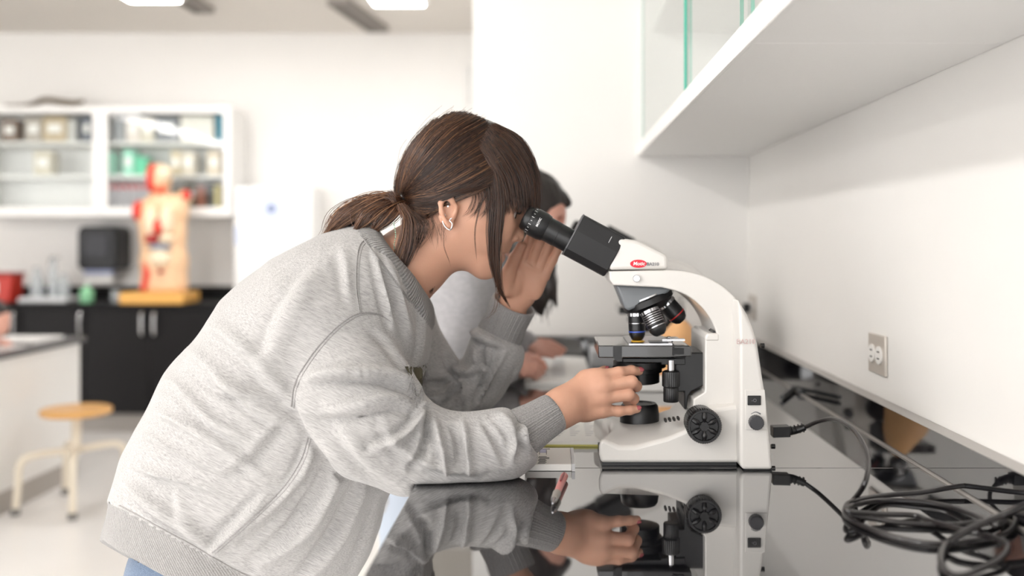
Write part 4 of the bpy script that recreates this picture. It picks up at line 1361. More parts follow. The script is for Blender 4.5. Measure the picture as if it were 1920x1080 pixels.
tcol = (to_px(V_)[:, 0] - 709) * .8 - (to_px(V_)[:, 1] - 436) * .6
ncen = np.array(tuple(P(755, 492, YM)))
near_neck = np.linalg.norm(V_ - ncen, axis=1) < .125
colv = (tcol > -31) & near_neck & (far_y > 0.004) & (lower_y > 0.004)
colf = colv[Fc].all(1)
shirt = ob_np('sweatshirt', V_, Fc[~low & ~colf], M_sweat, me_)
nax = np.array((.8, 0, .6))
q_ = V_ - ncen
e1 = np.array((.6, 0, -.8))
ang = np.arctan2(q_[:, 1], q_ @ e1)
ridge = np.clip((tcol + 27) / 6, 0, 1)
ridge[np.unique(Fc[~colf])] = 0
u_, inv_ = np.unique(Fc[colf].ravel(), return_inverse=True)
Vc2 = (V_ + N * (.0022 * ridge)[:, None])[u_]
col_o = obj('collar', (nparr(Vc2), inv_.reshape(-1, 4).tolist()), M_sweat, shirt, smooth=True, fix=False)
atc = col_o.data.attributes.new('around', 'FLOAT', 'POINT')
atc.data.foreach_set('value', ang[u_].astype(np.float32))
M_col = cloth('heather_grey_collar_rib', rgb(118, 115, 114), rgb(164, 162, 161), rot=(0, math.radians(-25), 0), stretch=(60, 60, 160))
nt_ = M_col.node_tree
a_n = nt_.nodes.new('ShaderNodeAttribute')
a_n.attribute_name = 'around'
mu = nt_.nodes.new('ShaderNodeMath')
mu.operation = 'MULTIPLY'
mu.inputs[1].default_value = 140.0
sn = nt_.nodes.new('ShaderNodeMath')
sn.operation = 'SINE'
b3 = nt_.nodes.new('ShaderNodeBump')
b3.inputs['Strength'].default_value = 1.0
b3.inputs['Distance'].default_value = 0.0012
nt_.links.new(a_n.outputs['Fac'], mu.inputs[0])
nt_.links.new(mu.outputs[0], sn.inputs[0])
nt_.links.new(sn.outputs[0], b3.inputs['Height'])
nt_.links.new(b3.outputs['Normal'], nt_.nodes['Principled BSDF'].inputs['Normal'])
col_o.data.materials[0] = M_col
Vw = V_ - N * np.where(axv < -733, 0.003, 0)[:, None]
ob_np('waistband', Vw, Fc[low], M_ribw, shirt)

from mathutils.bvhtree import BVHTree
bvh = BVHTree.FromPolygons([Vector(q) for q in V_.tolist()], Fc.tolist())


def on_cloth(pts, n, lift=0.0):
    out = []
    for q in spline(pts, n):
        d = (P(q[0], q[1], 1.0) - Vector((0, 0, CZ))).normalized()
        h = bvh.ray_cast(Vector((0, 0, CZ)), d)
        if h[0] is not None:
            out.append(h[0] + h[1] * lift if h[1].dot(d) < 0 else h[0] - h[1] * lift)
    return out


for nm, pts in (('armhole_seam', [(728, 600), (705, 588), (672, 588), (640, 606), (605, 640), (575, 680), (553, 720), (546, 762)]),
                ('shoulder_seam', [(690, 446), (674, 462), (668, 500), (668, 545), (674, 586)]),
                ('collar_seam', [(674, 441), (684, 453), (700, 474), (718, 498), (736, 522), (752, 544), (768, 566)]),
                ('side_seam', [(577, 820), (566, 860), (535, 910), (490, 955), (440, 1000), (398, 1036)]),
                ('waist_seam', [(224, 948), (262, 968), (300, 990), (345, 1014), (398, 1044), (440, 1068), (470, 1082)])):
    s1 = on_cloth(pts, 50, 0.0006)
    obj(nm, g_tube([tuple(q) for q in relax(np.array([tuple(a) for a in s1]), np.array([[0, 1, 1, 0]]), 0)], 0.0011, 6), M_rib, shirt)
    s2 = on_cloth([(a + 5, b + 3) for a, b in pts], 50, 0.0002)
    obj('stitching', g_tube(s2, 0.0007, 6), M_rib, shirt)

# frayed tear on the chest
def patch(pts, n, lift):
    q = on_cloth(pts, n, lift)
    return [tuple(a) for a in q]


tp = patch([(758, 688), (780, 687), (800, 682)], 9, .0016)
bt = patch([(768, 706), (783, 745), (794, 706)], 9, .0016)
if len(tp) == 9 and len(bt) == 9:
    md = [tuple((Vector(a) + Vector(b)) / 2 + Vector((0, -.0015, 0))) for a, b in zip(tp, bt)]
    vv = tp + md + bt
    obj('tear_opening', (vv, [(r_ * 9 + i_, r_ * 9 + i_ + 1, r_ * 9 + i_ + 10, r_ * 9 + i_ + 9) for r_ in range(2) for i_ in range(8)]),
        mat('olive_undershirt', rgb(84, 80, 62), 0.9), shirt)
random.seed(3)
fr_ = []
edge = on_cloth([(760, 686), (775, 688), (790, 684), (800, 680)], 30, .002) + on_cloth([(764, 695), (772, 715), (781, 746)], 20, .002) + on_cloth([(798, 690), (793, 712), (786, 740)], 20, .002)
for k in range(80):
    q = edge[random.randrange(len(edge))]
    a = q + Vector((random.uniform(-.003, .003), -0.001, 0.001))
    L_ = random.uniform(.006, .026)
    fr_.append(g_tube([a, a + Vector((random.uniform(-.004, .004), -0.002, -L_ * .5)), a + Vector((random.uniform(-.006, .006), -0.001, -L_))], [0.0006, 0.0003], 4, 6))
obj('frayed_threads', fr_, M_rib, shirt)


# ribbed cuffs and collar as lofts of rings
def g_rings(rings, thick=0.0, closed=True):
    n = len(rings[0])
    v = [tuple(q) for r_ in rings for q in r_]
    f = []
    for j in range(len(rings) - 1):
        for i in range(n):
            k = (i + 1) % n
            f.append((j * n + i, j * n + k, (j + 1) * n + k, (j + 1) * n + i))
    return (v, f)


def ring(c, a, u, w_, ra, rb, n=240, rib=0.0007, nr=60, ph=0):
    out = []
    for i in range(n):
        t = 2 * math.pi * i / n
        k = rib * (1 if math.sin(t * nr + ph) > 0 else -1)
        out.append(c + u * ((ra + k) * math.cos(t)) + w_ * ((rb + k) * math.sin(t)))
    return out


def cuff(p0, p1, prof, name='cuff'):
    p0, p1 = Vector(p0), Vector(p1)
    a, u, w_ = frame_of(p1 - p0)
    rings = []
    for t, r_ in prof:
        rings.append(ring(p0 + (p1 - p0) * t, a, u, w_, r_ * 1.0, r_ * 1.0))
    return obj(name, g_rings(rings), M_rib, shirt, smooth=True)


cuff(P(974, 814, 1.470), P(1039, 773, 1.497), [(-.08, .035), (0.0, .0372), (.12, .0366), (.5, .0325), (.92, .0300), (1.0, .0292), (1.0, .0262), (.7, .026), (.3, .028)])
cuff(P(935, 632, 1.774), P(964, 569, 1.755), [(-.1, .038), (0.0, .0405), (.1, .041), (.5, .0385), (.95, .0400), (1.0, .0395), (1.0, .0365), (.7, .035), (.3, .035)])

# ---- jeans and shoes
def jean_f(p):
    d = sd_econe(p, P(400, 1085, YM), P(390, 1180, YM), (.135, .155), (.13, .16))
    for s in (-1, 1):
        d = smin(d, chain(p, [P(395, 1180, YM + s * .085), P(455, 1500, YM + s * .10), P(400, 1790, YM + s * .11), P(398, 1850, YM + s * .11)], [.088, .062, .055, .058], 0.02), 0.03)
    return d


jv, jf = surface_nets(jean_f, (-0.76, 1.38, 0.02), (-0.30, 1.88, 0.76), 0.010)
Nj = vnormals(jv, jf)
jv = jv + Nj * (smooth_noise(jv, 40, 5) * .003)[:, None]
obj('jeans', (nparr(jv), jf.tolist()), M_jean, me_, smooth=True, fix=False)
for s in (-1, 1):
    c = P(400, 1850, YM + s * .11)
    sv, sf = surface_nets(lambda p: np.maximum(smin(sd_ell(p, (c.x + .06, c.y, 0.035), (.135, .045, .045)), sd_cone(p, (c.x, c.y, .04), (c.x, c.y, .09), .045, .042), .03), 0.0006 - p[:, 2]),
                          (c.x - .13, c.y - .07, -.01), (c.x + .23, c.y + .07, .15), 0.006)
    obj('shoe', (nparr(sv), sf.tolist()), mat('white_sneaker', rgb(225, 225, 225), 0.5), me_, smooth=True, fix=False)

# ================================================================ head, neck and hands: one body mesh
HC = Pn(874, 338, YM)          # skull centre
fw_ = np.array((0.87, 0, -0.49))
upv = np.array((0.49, 0, 0.87))
sdv = np.array((0, 1.0, 0))
RH = np.array([fw_, sdv, upv])
K = F / YM


def earpts(Y):
    return [P(851, 408, Y + .004), P(853, 388, Y), P(846, 373, Y - .004), P(834, 370, Y - .006), P(826, 380, Y - .007), P(828, 398, Y - .007), P(834, 412, Y - .005), P(840, 424, Y - .003)]


def head_f(p):
    d = sd_ell(p, HC, (.094, .073, .099), RH)
    d = smin(d, sd_ell(p, Pn(905, 395, YM), (.060, .064, .085), RH), 0.03)
    d = smin(d, sd_econe(p, P(908, 420, YM), P(908, 478, YM), (.048, .055), (.030, .036)), 0.025)
    d = smin(d, sd_econe(p, P(862, 440, YM), P(905, 492, YM), (.034, .056), (.018, .022)), 0.022)
    d = smin(d, sd_cone(p, P(914, 502, YM), P(909, 503, YM), .0165, .0165), 0.015)
    # neck and the chest hidden by the sweatshirt
    d = smin(d, sd_econe(p, P(838, 438, YM), P(762, 500, YM), (.054, .052), (.056, .060)), 0.03)
    d = smin(d, sd_econe(p, P(762, 500, YM), P(640, 620, YM), (.055, .07), (.10, .15)), 0.03)
    d = smin(d, sd_ell(p, Pn(944, 404, YM), (.024, .046, .040), RH), 0.02)
    # brow, cheek, nose
    d = smin(d, sd_ell(p, Pn(962, 380, YM), (.014, .047, .012), RH), 0.02)
    for s in (-1, 1):
        d = smin(d, sd_ell(p, Pn(932, 440, YM + s * .034), (.018, .016, .020), RH), 0.02)
        d = smax(d, -sd_ell(p, Pn(980, 404, YM + s * .033), (.013, .014, .010), RH), 0.012)
    d = smin(d, sd_cone(p, P(960, 396, YM), P(972, 437, YM), .0065, .0082), 0.014)
    d = smin(d, sd_cone(p, P(972, 440, YM), P(973, 443, YM), .0090, .0090), 0.006)
    for s in (-1, 1):
        d = smin(d, sd_ell(p, Pn(963, 446, YM + s * .011), (.0085, .0060, .0065), RH), 0.005)
        d = smax(d, -sd_ell(p, Pn(968, 452, YM + s * .0075), (.004, .0028, .004), RH), 0.002)
    # lips and the crease between them
    d = smin(d, sd_ell(p, Pn(940, 461, YM), (.014, .026, .016), RH), 0.014)
    d = smin(d, sd_ell(p, Pn(944, 468, YM), (.0085, .021, .0052), RH), 0.004)
    d = smin(d, sd_ell(p, Pn(937, 483, YM), (.0085, .018, .0058), RH), 0.005)
    d = smax(d, -sd_ell(p, Pn(948, 477, YM), (.010, .025, .0016), RH), 0.003)
    # jaw hollow under the cheek
    for s in (-1,):
        e = None
        Ye = YM - 0.078
        ep = earpts(Ye)
        e = chain(p, ep, [.0035, .0042, .0045, .0042, .004, .0038, .004, .0045], 0.004)
        e = smin(e, sd_ell(p, P(841, 396, Ye + .006), (.013, .0050, .023), RH), 0.005)
        e = smin(e, sd_ell(p, P(843, 421, Ye + .001), (.0075, .0045, .008), RH), 0.005)
        e = smax(e, -sd_ell(p, P(844, 398, Ye - .004), (.0062, .0060, .012), RH), 0.003)
        e = smin(e, sd_ell(p, P(852, 400, Ye + .003), (.0035, .005, .006), RH), 0.003)
        d = smin(d, e, 0.006)
    return d


def hand_chain(p, pts, k=0.004):
    return chain(p, [P(a, b, y) for a, b, y, r in pts], [r for a, b, y, r in pts], k)


nh = dict(
    index=[(1120, 707, 1.533, .0112), (1160, 699, 1.541, .0092), (1183, 695, 1.556, .0082), (1198, 696, 1.568, .0068)],
    middle=[(1128, 724, 1.527, .0112), (1184, 716, 1.533, .0096), (1193, 724, 1.555, .0084), (1182, 730, 1.575, .0072)],
    ring=[(1126, 746, 1.527, .0108), (1178, 740, 1.532, .0094), (1188, 748, 1.553, .0082), (1176, 753, 1.572, .0070)],
    little=[(1126, 768, 1.533, .0100), (1160, 771, 1.537, .0080), (1181, 769, 1.543, .0070), (1195, 767, 1.550, .0060)],
    thumb=[(1066, 750, 1.53, .0150), (1096, 722, 1.56, .0120), (1118, 703, 1.585, .0098), (1134, 694, 1.598, .0076)])
nw = [(930, 832, 1.46, .026), (1000, 799, 1.475, .0225), (1034, 776, 1.495, .0228), (1056, 764, 1.508, .0235)]


def nhand_f(p):
    d = hand_chain(p, nw, 0.02)
    palm = None
    for k, (wx_, wy_) in dict(index=(1050, 748), middle=(1052, 758), ring=(1052, 768), little=(1054, 780)).items():
        m = nh[k][0]
        e = hand_chain(p, [(wx_, wy_, 1.508, .0155), (m[0] - 22, m[1] + (4 if k != 'little' else 2), m[2] + .002, .0125), m], 0.01)
        palm = e if palm is None else smin(palm, e, 0.014)
    d = smin(d, palm, 0.018)
    # heel and inner palm
    d = smin(d, sd_ell(p, P(1085, 762, 1.545), (.030, .014, .020)), 0.02)
    fl = None
    for k in nh:
        e = hand_chain(p, nh[k], 0.004)
        for q in nh[k][1:3]:
            pass
        fl = e if fl is None else smin(fl, e, 0.0015)
    d = smin(d, fl, 0.007)
    # knuckles
    for k in ('index', 'middle', 'ring', 'little'):
        m = nh[k][0]
        d = smin(d, sd_cone(p, P(m[0] - 8, m[1], m[2] - .001), P(m[0] + 4, m[1], m[2] - .001), .0095 if k != 'little' else .008, .0090), 0.012)
    return smax(d, bench_cut(p, .002), 0.004)


fh = dict(
    index=[(979, 494, 1.722, .0105), (993, 452, 1.707, .0090), (1002, 425, 1.702, .0080), (1006, 408, 1.700, .0068)],
    middle=[(996, 496, 1.720, .0105), (1011, 456, 1.705, .0090), (1022, 430, 1.703, .0080), (1028, 415, 1.700, .0068)],
    ring=[(1011, 502, 1.722, .0100), (1027, 464, 1.708, .0086), (1036, 441, 1.703, .0076), (1042, 428, 1.702, .0064)],
    little=[(1021, 517, 1.726, .0092), (1036, 488, 1.714, .0078), (1045, 470, 1.708, .0068), (1051, 458, 1.706, .0058)],
    thumb=[(950, 542, 1.722, .0145), (953, 512, 1.706, .0120), (965, 484, 1.696, .0100), (978, 460, 1.690, .0078)])


def fhand_f(p):
    d = hand_chain(p, [(930, 650, 1.776, .032), (952, 596, 1.762, .026), (966, 562, 1.750, .0245)], 0.02)
    palm = None
    for k, w_ in dict(index=(958, 548), middle=(968, 550), ring=(978, 553), little=(988, 556)).items():
        m = fh[k][0]
        e = hand_chain(p, [(w_[0], w_[1], 1.745, .0150), m], 0.01)
        palm = e if palm is None else smin(palm, e, 0.012)
    d = smin(d, palm, 0.015)
    d = smin(d, sd_ell(p, P(960, 528, 1.722), (.016, .012, .024)), 0.012)
    d = smin(d, sd_ell(p, P(1004, 534, 1.728), (.014, .010, .026)), 0.012)
    fl = None
    for k in fh:
        e = hand_chain(p, fh[k], 0.004)
        fl = e if fl is None else smin(fl, e, 0.0008)
    d = smin(d, fl, 0.004)
    # palm creases
    for pts in ([(972, 498), (985, 512), (1000, 532), (1008, 545)], [(985, 492), (1005, 506), (1025, 516)], [(962, 512), (973, 505), (968, 525), (970, 545)]):
        q = spline(pts, 8)
        pp = [P(a, b, 1.7085) for a, b in q]
        c = chain(p, pp, [.0014] * len(pp), .001)
        d = smax(d, -c, 0.0025)
    return d


def box_of(pts, pad):
    a = np.array([tuple(P(x, y, Y)) for x, y, Y, r in pts])
    return a.min(0) - pad, a.max(0) + pad


parts_ = []
v, f = surface_nets(head_f, (-0.30, YM - .105, 1.06), (-0.03, YM + .09, 1.46), 0.0024)
v = relax(v, f, 1, .4)
parts_.append((v, f))
lo_, hi_ = box_of(sum(nh.values(), []) + nw[1:], 0.035)
v, f = surface_nets(nhand_f, lo_, hi_, 0.0014)
parts_.append((relax(v, f, 1, .3), f))
lo_, hi_ = box_of(sum(fh.values(), []) + [(952, 596, 1.762, 0)], 0.03)
v, f = surface_nets(fhand_f, lo_, hi_, 0.0013)
parts_.append((relax(v, f, 1, .3), f))
v, f = surface_nets(lambda p: smin(smin(chain(p, [P(740, 510, YM), P(660, 610, YM), P(520, 830, YM), P(430, 1000, YM)], [(.05, .06), (.085, .15), (.10, .13), (.10, .13)], .03),
                                        chain(p, [P(655, 640, 1.50), P(712, 800, 1.468), P(775, 842, 1.462), P(945, 830, 1.463), P(1004, 797, 1.476)], [.05, .040, .034, .026, .021], .02), .02),
                                   chain(p, [P(740, 610, 1.78), P(850, 752, 1.80), P(925, 655, 1.777), P(952, 596, 1.762)], [.040, .018, .026, .024], .015), .02),
                    (-.62, 1.40, .74), (.01, 1.88, 1.24), .009)
parts_.append((v, f))
body = obj('body', [(nparr(a), b.tolist()) for a, b in parts_], M_skin, me_, smooth=True, fix=False)
body['label'] = 'bare skin of face, neck and hands'


def nail(a, b, Y, dirv, nrm, L_, W_, label=None):
    c = np.array(tuple(P(a, b, Y)))
    x = np.array(dirv, float)
    x /= np.linalg.norm(x)
    n_ = np.array(nrm, float)
    n_ -= x * (n_ @ x)
    n_ /= np.linalg.norm(n_)
    y = np.cross(n_, x)
    R = np.array([x, y, n_])
    e = max(L_, W_) + .003
    v, f = surface_nets(lambda p: sd_ell(p, c, (L_, W_, .0022), R), c - e, c + e, 0.0009)
    return obj('fingernail', (nparr(v), f.tolist()), M_nail, body, smooth=True, fix=False, label='rose-painted nail')


nail(1201, 692.5, 1.5635, (1, 0.5, -0.1), (0.1, -0.75, 0.6), .0066, .0046)
nail(1197, 764.5, 1.546, (1, 0.3, 0.1), (0, -0.7, 0.6), .0055, .0040)
nail(1136, 690.5, 1.593, (1, 0.5, 0.5), (-0.1, -0.3, 0.9), .0066, .0050)

# eye, lashes, brow, lip colour
for s in (-1, 1):
    c = Pn(955, 401, YM + s * .031)
    v, f = surface_nets(lambda p: sd_ell(p, c, (.0115, .0115, .0115)), c - .014, c + .014, 0.0012)
    e = obj('eye', (nparr(v), f.tolist()), mat('eye_white', rgb(232, 226, 220), 0.15), body, smooth=True, fix=False)
    g = Vector(tuple(c)) + Vector((0.0098, 0, -0.0035))
    obj('iris', g_lathe([(0.0052, 0), (0.0045, 0.0018), (0.001, 0.0022)], g, (1, 0, -0.35), 20), mat('brown_iris', rgb(60, 38, 26), 0.1), e)
    la = []
    for k in range(12):
        t = (k / 11 - .5) * 2
        b0 = Vector(tuple(c)) + Vector((0.0120, t * .009, 0.0035 - abs(t) * .003))
        la.append(g_tube([b0, b0 + Vector((.004, t * .003, -.0015)), b0 + Vector((.0075, t * .005, .001))], [.0004, .0002], 4, 5))
    obj('eyelashes', la, mat('dark_lash', rgb(30, 22, 18), 0.6), body)
    obj('eyebrow', g_tube([Pn(968, 378, YM + s * .012), Pn(965, 374, YM + s * .030), Pn(950, 374, YM + s * .048)], [.002, .003, .001], 8, 12), mat('dark_brow', rgb(70, 48, 38), 0.8), body)

# earrings
Ye = YM - 0.084
obj('earring', g_tube([P(836, 404, Ye), P(830, 412, Ye), P(834, 424, Ye - .002), P(844, 431, Ye - .002), P(848, 420, Ye - .002), P(843, 413, Ye), P(847, 409, Ye)], 0.0011, 8, 40), M_earring, me_)
obj('earring', g_tube([P(829, 399, Ye), P(827, 406, Ye), P(832, 412, Ye), P(835, 404, Ye), P(832, 399, Ye)], 0.0007, 8, 24), M_earring, me_)
obj('ear_stud', g_lathe([(.0016, 0), (.0012, .0012)], P(840, 387, Ye - .001), (0, -1, 0), 12), M_earring, me_)
# beaded necklace
beads = []
for k in range(16):
    q = spline([(738, 418), (742, 440), (739, 462), (744, 480)], 16)[k]
    beads.append(g_lathe([(.0004, -.0013), (.0013, 0), (.0004, .0013)], P(q[0], q[1], YM - .066), (0, 0, 1), 8))
obj('necklace', beads, mat('pale_green_beads', rgb(170, 205, 180), 0.3), me_)

# ================================================================ hair
def hairmat(name, c0, c1, c2):
    m = bpy.data.materials.new(name)
    m.use_nodes = True
    nt = m.node_tree
    b = nt.nodes['Principled BSDF']
    b.inputs['Roughness'].default_value = 0.27
    b.inputs['Specular IOR Level'].default_value = 0.7
    at = nt.nodes.new('ShaderNodeAttribute')
    at.attribute_name = 'strand'
    r = nt.nodes.new('ShaderNodeValToRGB')
    r.color_ramp.elements[0].color = c0
    r.color_ramp.elements[1].color = c2
    e = r.color_ramp.elements.new(0.55)
    e.color = c1
    nt.links.new(at.outputs['Fac'], r.inputs['Fac'])
    nt.links.new(r.outputs['Color'], b.inputs['Base Color'])
    return m


M_hair = hairmat('brown_hair', rgb(26, 17, 13), rgb(90, 60, 45), rgb(204, 148, 102))


def strands(curves, radii, shade, seg=3):
    """curves: (n, m, 3); a thin three-sided tube for every strand"""
    n, m, _ = curves.shape
    tg = np.gradient(curves, axis=1)
    tg /= np.linalg.norm(tg, axis=2)[:, :, None] + 1e-9
    ref = np.array((0.2, -1.0, 0.3))
    u = np.cross(tg, ref)
    u /= np.linalg.norm(u, axis=2)[:, :, None] + 1e-9
    w_ = np.cross(tg, u)
    taper = np.minimum(1, (1.02 - np.linspace(0, 1, m)) * 4)[None, :, None]
    vs = []
    for k in range(seg):
        a = 2 * math.pi * k / seg
        vs.append(curves + (math.cos(a) * u + math.sin(a) * w_) * radii[:, None, None] * taper)
    v = np.stack(vs, 2).reshape(-1, 3)
    i = np.arange(n)[:, None, None] * m * seg
    j = np.arange(m - 1)[None, :, None] * seg
    k = np.arange(seg)[None, None, :]
    k2 = (k + 1) % seg
    f = np.stack([i + j + k, i + j + k2, i + j + seg + k2, i + j + seg + k], -1).reshape(-1, 4)
    return v, f, np.repeat(shade, m * seg)


def guide_eval(guides, q, m):
    """guides: list of polylines with equal counts; q in 0..len-1"""
    G = np.array([spline(g, m) for g in guides])
    i = np.clip(q.astype(int), 0, len(guides) - 2)
    t = (q - i)[:, None, None]
    return G[i] * (1 - t) + G[i + 1] * t


def to_head(px, off, side=-1):
    """put pixel-plane strands on the near (side -1) or far (+1) half of the skull"""
    n, m, _ = px.shape
    Y = np.full((n, m), YM - .05)
    re = np.array((.100, .079, .105))
    for _ in range(5):
        X = (px[:, :, 0] - VX) * Y / F
        Z = CZ - (px[:, :, 1] - VY) * Y / F
        q = np.stack([X, np.full_like(X, YM), Z], -1) - HC
        a = (q @ fw_) / (re[0] + off)
        b = (q @ upv) / (re[2] + off)
        rho = np.clip(1 - a * a - b * b, 0, 1)
        Yn_ = YM - (re[1] + off) * np.sqrt(rho)
        Y = 0.5 * Y + 0.5 * Yn_
    if side > 0:
        Y2_ = 2 * YM - Y
    else:
        Y2_ = Y
    return np.stack([X, Y2_, Z], -1)


rs = np.random.RandomState(7)
allv, allf, alls = [], [], []


def emit(curves, rad, shade):
    v, f, s = strands(curves, rad, shade)
    k = sum(len(a) for a in allv)
    allv.append(v)
    allf.append(f + k)
    alls.append(s)


def wobble(c, amp):
    n, m, _ = c.shape
    t = np.linspace(0, 1, m)[None, :, None]
    ph = rs.uniform(0, 6.28, (n, 1, 3))
    fr = rs.uniform(.5, 2.2, (n, 1, 3))
    e = (t * (1.0 - .35 * t))
    return c + amp * np.sin(ph + fr * 6.28 * t) * e + amp * rs.randn(n, 1, 3) * .6


back = [[(775, 268), (757, 298), (744, 335), (740, 372)], [(812, 228), (780, 262), (754, 312), (743, 372)], [(850, 212), (806, 242), (768, 300), (745, 371)],
        [(880, 214), (830, 246), (780, 306), (746, 370)], [(906, 224), (850, 260), (792, 318), (747, 368)], [(928, 246), (866, 286), (804, 334), (748, 368)],
        [(936, 278), (876, 312), (812, 350), (749, 370)], [(934, 306), (880, 340), (820, 364), (751, 374)], [(930, 330), (878, 358), (820, 376), (752, 378)],
        [(915, 350), (866, 371), (808, 390), (752, 382)], [(880, 364), (840, 380), (800, 402), (754, 386)], [(836, 372), (812, 394), (786, 412), (756, 388)]]


def lay(guides, n, m, off0, off1, jit, rad, sh0, sh1, side=-1, clump=0.0, pw=1.0):
    q = rs.uniform(0, 1, n) ** pw * (len(guides) - 1)
    if clump:
        c = rs.uniform(0, len(guides) - 1, max(8, n // 14))
        q = c[rs.randint(0, len(c), n)] + rs.randn(n) * clump
        q = np.clip(q, 0, len(guides) - 1.001)
    px = guide_eval(guides, q, m)
    t = np.linspace(0, 1, m)[None, :, None]
    px = px + rs.randn(n, 1, 2) * jit * (1 - .6 * t) + np.sin(rs.uniform(0, 6.28, (n, 1, 2)) + t * rs.uniform(2, 7, (n, 1, 2))) * jit * .7
    off = rs.uniform(off0, off1, (n, 1))
    c3 = to_head(px, off, side)
    base_sh = sh0 + (sh1 - sh0) * (0.5 + 0.5 * np.sin(q * 23.1)) * rs.uniform(.0, 1.2, n)
    emit(c3, rs.uniform(.7, 1.25, n) * rad, np.clip(base_sh + rs.randn(n) * .10, 0, 1))


lay(back, 4200, 16, .000, .006, 1.6, .00042, .04, .50, clump=.10)
lay(back, 900, 16, .005, .0085, 2.4, .00034, .1, .68)
lay(back, 500, 12, .001, .006, 2.0, .0008, .1, .5, side=1)
# strands spilling over the crown
lay(back[:7], 260, 16, .006, .0105, 5, .00018, .3, .7)
# fringe
bang = [[(925, 232), (978, 262), (1006, 320), (1012, 396)], [(920, 236), (966, 272), (996, 330), (1003, 402)], [(915, 242), (954, 284), (984, 336), (991, 402)],
        [(910, 250), (944, 296), (968, 342), (976, 400)], [(905, 262), (934, 308), (954, 350), (960, 402)], [(902, 276), (926, 320), (942, 360), (945, 402)]]


def to_fringe(px, off, side=-1):
    """the fringe leaves the skull at the hairline and hangs in front of the brow"""
    n, m, _ = px.shape
    c3 = to_head(px, off, -1)
    frac = np.linspace(0, 1, m)[None, :]
    lat = rs.uniform(-.050, .050, (n, 1))
    X = (px[:, :, 0] - VX) / F
    Z = (px[:, :, 1] - VY) / F
    Y = c3[:, :, 1]
    return c3, lat


n = 1500
q = np.clip(rs.uniform(0, 5, n), 0, 4.999)
px = guide_eval(bang, q, 16)
t = np.linspace(0, 1, 16)[None, :, None]
px = px + rs.randn(n, 1, 2) * 2.0 + np.sin(rs.uniform(0, 6.28, (n, 1, 2)) + t * 4) * 1.6
# depth: the first guides hang at the middle of the forehead, the last ones at the near temple
t0 = rs.uniform(0, .22, n) ** 1.2
te = 1 - rs.uniform(0, .45, n) ** 2
ts_ = np.linspace(0, 1, 16)
for i in range(n):
    for d in range(2):
        px[i, :, d] = np.interp(t0[i] + (te[i] - t0[i]) * ts_, ts_, px[i, :, d])
yl = YM - .012 - q / 5.0 * .052 + rs.randn(n) * .006
c3 = to_head(px, rs.uniform(.007, .0115, (n, 1)))
tt = np.linspace(0, 1, 16)[None, :]
Yb = c3[:, :, 1] * (1 - tt ** 1.0) + yl[:, None] * tt
Yb = np.minimum(Yb, YM)
X = (px[:, :, 0] - VX) * Yb / F
Z = CZ - (px[:, :, 1] - VY) * Yb / F
emit(np.stack([X, Yb, Z], -1), rs.uniform(.7, 1.2, n) * .00048, np.clip(.15 + .3 * (0.5 + 0.5 * np.sin(q * 11)) + rs.randn(n) * .08, 0, 1))
# the far half of the fringe
n = 500
q = np.clip(rs.uniform(0, 5, n), 0, 4.999)
px = guide_eval(bang, q, 12)
yl = YM + q / 5 * .06
c3 = to_head(px, rs.uniform(.003, .008, (n, 1)), 1)
tt = np.linspace(0, 1, 12)[None, :]
Yb = c3[:, :, 1] * (1 - tt) + yl[:, None] * tt
emit(np.stack([(px[:, :, 0] - VX) * YM / F, Yb, CZ - (px[:, :, 1] - VY) * YM / F], -1), np.full(n, .0007), np.clip(.3 + rs.randn(n) * .1, 0, 1))


def lock(pts, n, spread, rad, sh, tip=0.3, jit=1.0, m=18, root=0.6):
    """a free lock: (px, py, Y) guide, spread in metres"""
    g = spline([tuple(P(*q)) for q in pts], m)
    t = np.linspace(0, 1, m)[None, :, None]
    o_ = rs.randn(n, 1, 3) * spread * np.array((1, .6, .4))
    env = root + (1 - root) * np.sin(np.pi * np.clip(t * 1.1, 0, 1)) - (1 - tip) * np.clip(t - .6, 0, 1) * 1.2
    env = np.clip(env, tip * .5, 1.2)
    c = g[None] + o_ * env
    c = c + np.sin(rs.uniform(0, 6.28, (n, 1, 3)) + t * rs.uniform(3, 9, (n, 1, 3))) * spread * .25 * jit * t
    cut = rs.uniform(.72, 1, n)
    # shorten some strands
    out = np.empty_like(c)
    ts = np.linspace(0, 1, m)
    for i in range(n):
        for d in range(3):
            out[i, :, d] = np.interp(ts * cut[i], ts, c[i, :, d])
    emit(out, rs.uniform(.7, 1.2, n) * rad, np.clip(sh + rs.randn(n) * .12, 0, 1))


# long face-framing lock
lock([(906, 262, 1.566), (927, 330, 1.5565), (932, 385, 1.556), (928, 430, 1.560), (927, 475, 1.565), (931, 515, 1.570), (939, 545, 1.575), (957, 578, 1.585)], 300, .0038, .00042, .25, tip=.25)
lock([(913, 275, 1.566), (936, 340, 1.558), (940, 395, 1.560), (935, 440, 1.566), (932, 480, 1.570), (933, 530, 1.574), (940, 565, 1.58)], 130, .0030, .00038, .35, tip=.3)
lock([(898, 300, 1.558), (914, 355, 1.5545), (921, 400, 1.556), (919, 440, 1.560), (920, 490, 1.566), (925, 520, 1.57)], 90, .0022, .00038, .2, tip=.3)
# hair drawn over the top of the ear
lock([(912, 346, 1.554), (880, 357, 1.546), (850, 364, 1.541), (815, 378, 1.547), (772, 383, 1.572)], 170, .0034, .00042, .22, tip=1.0, root=.9)
lock([(925, 500, 1.57), (932, 545, 1.575), (928, 580, 1.58), (905, 605, 1.59)], 10, .003, .0002, .5, jit=3)
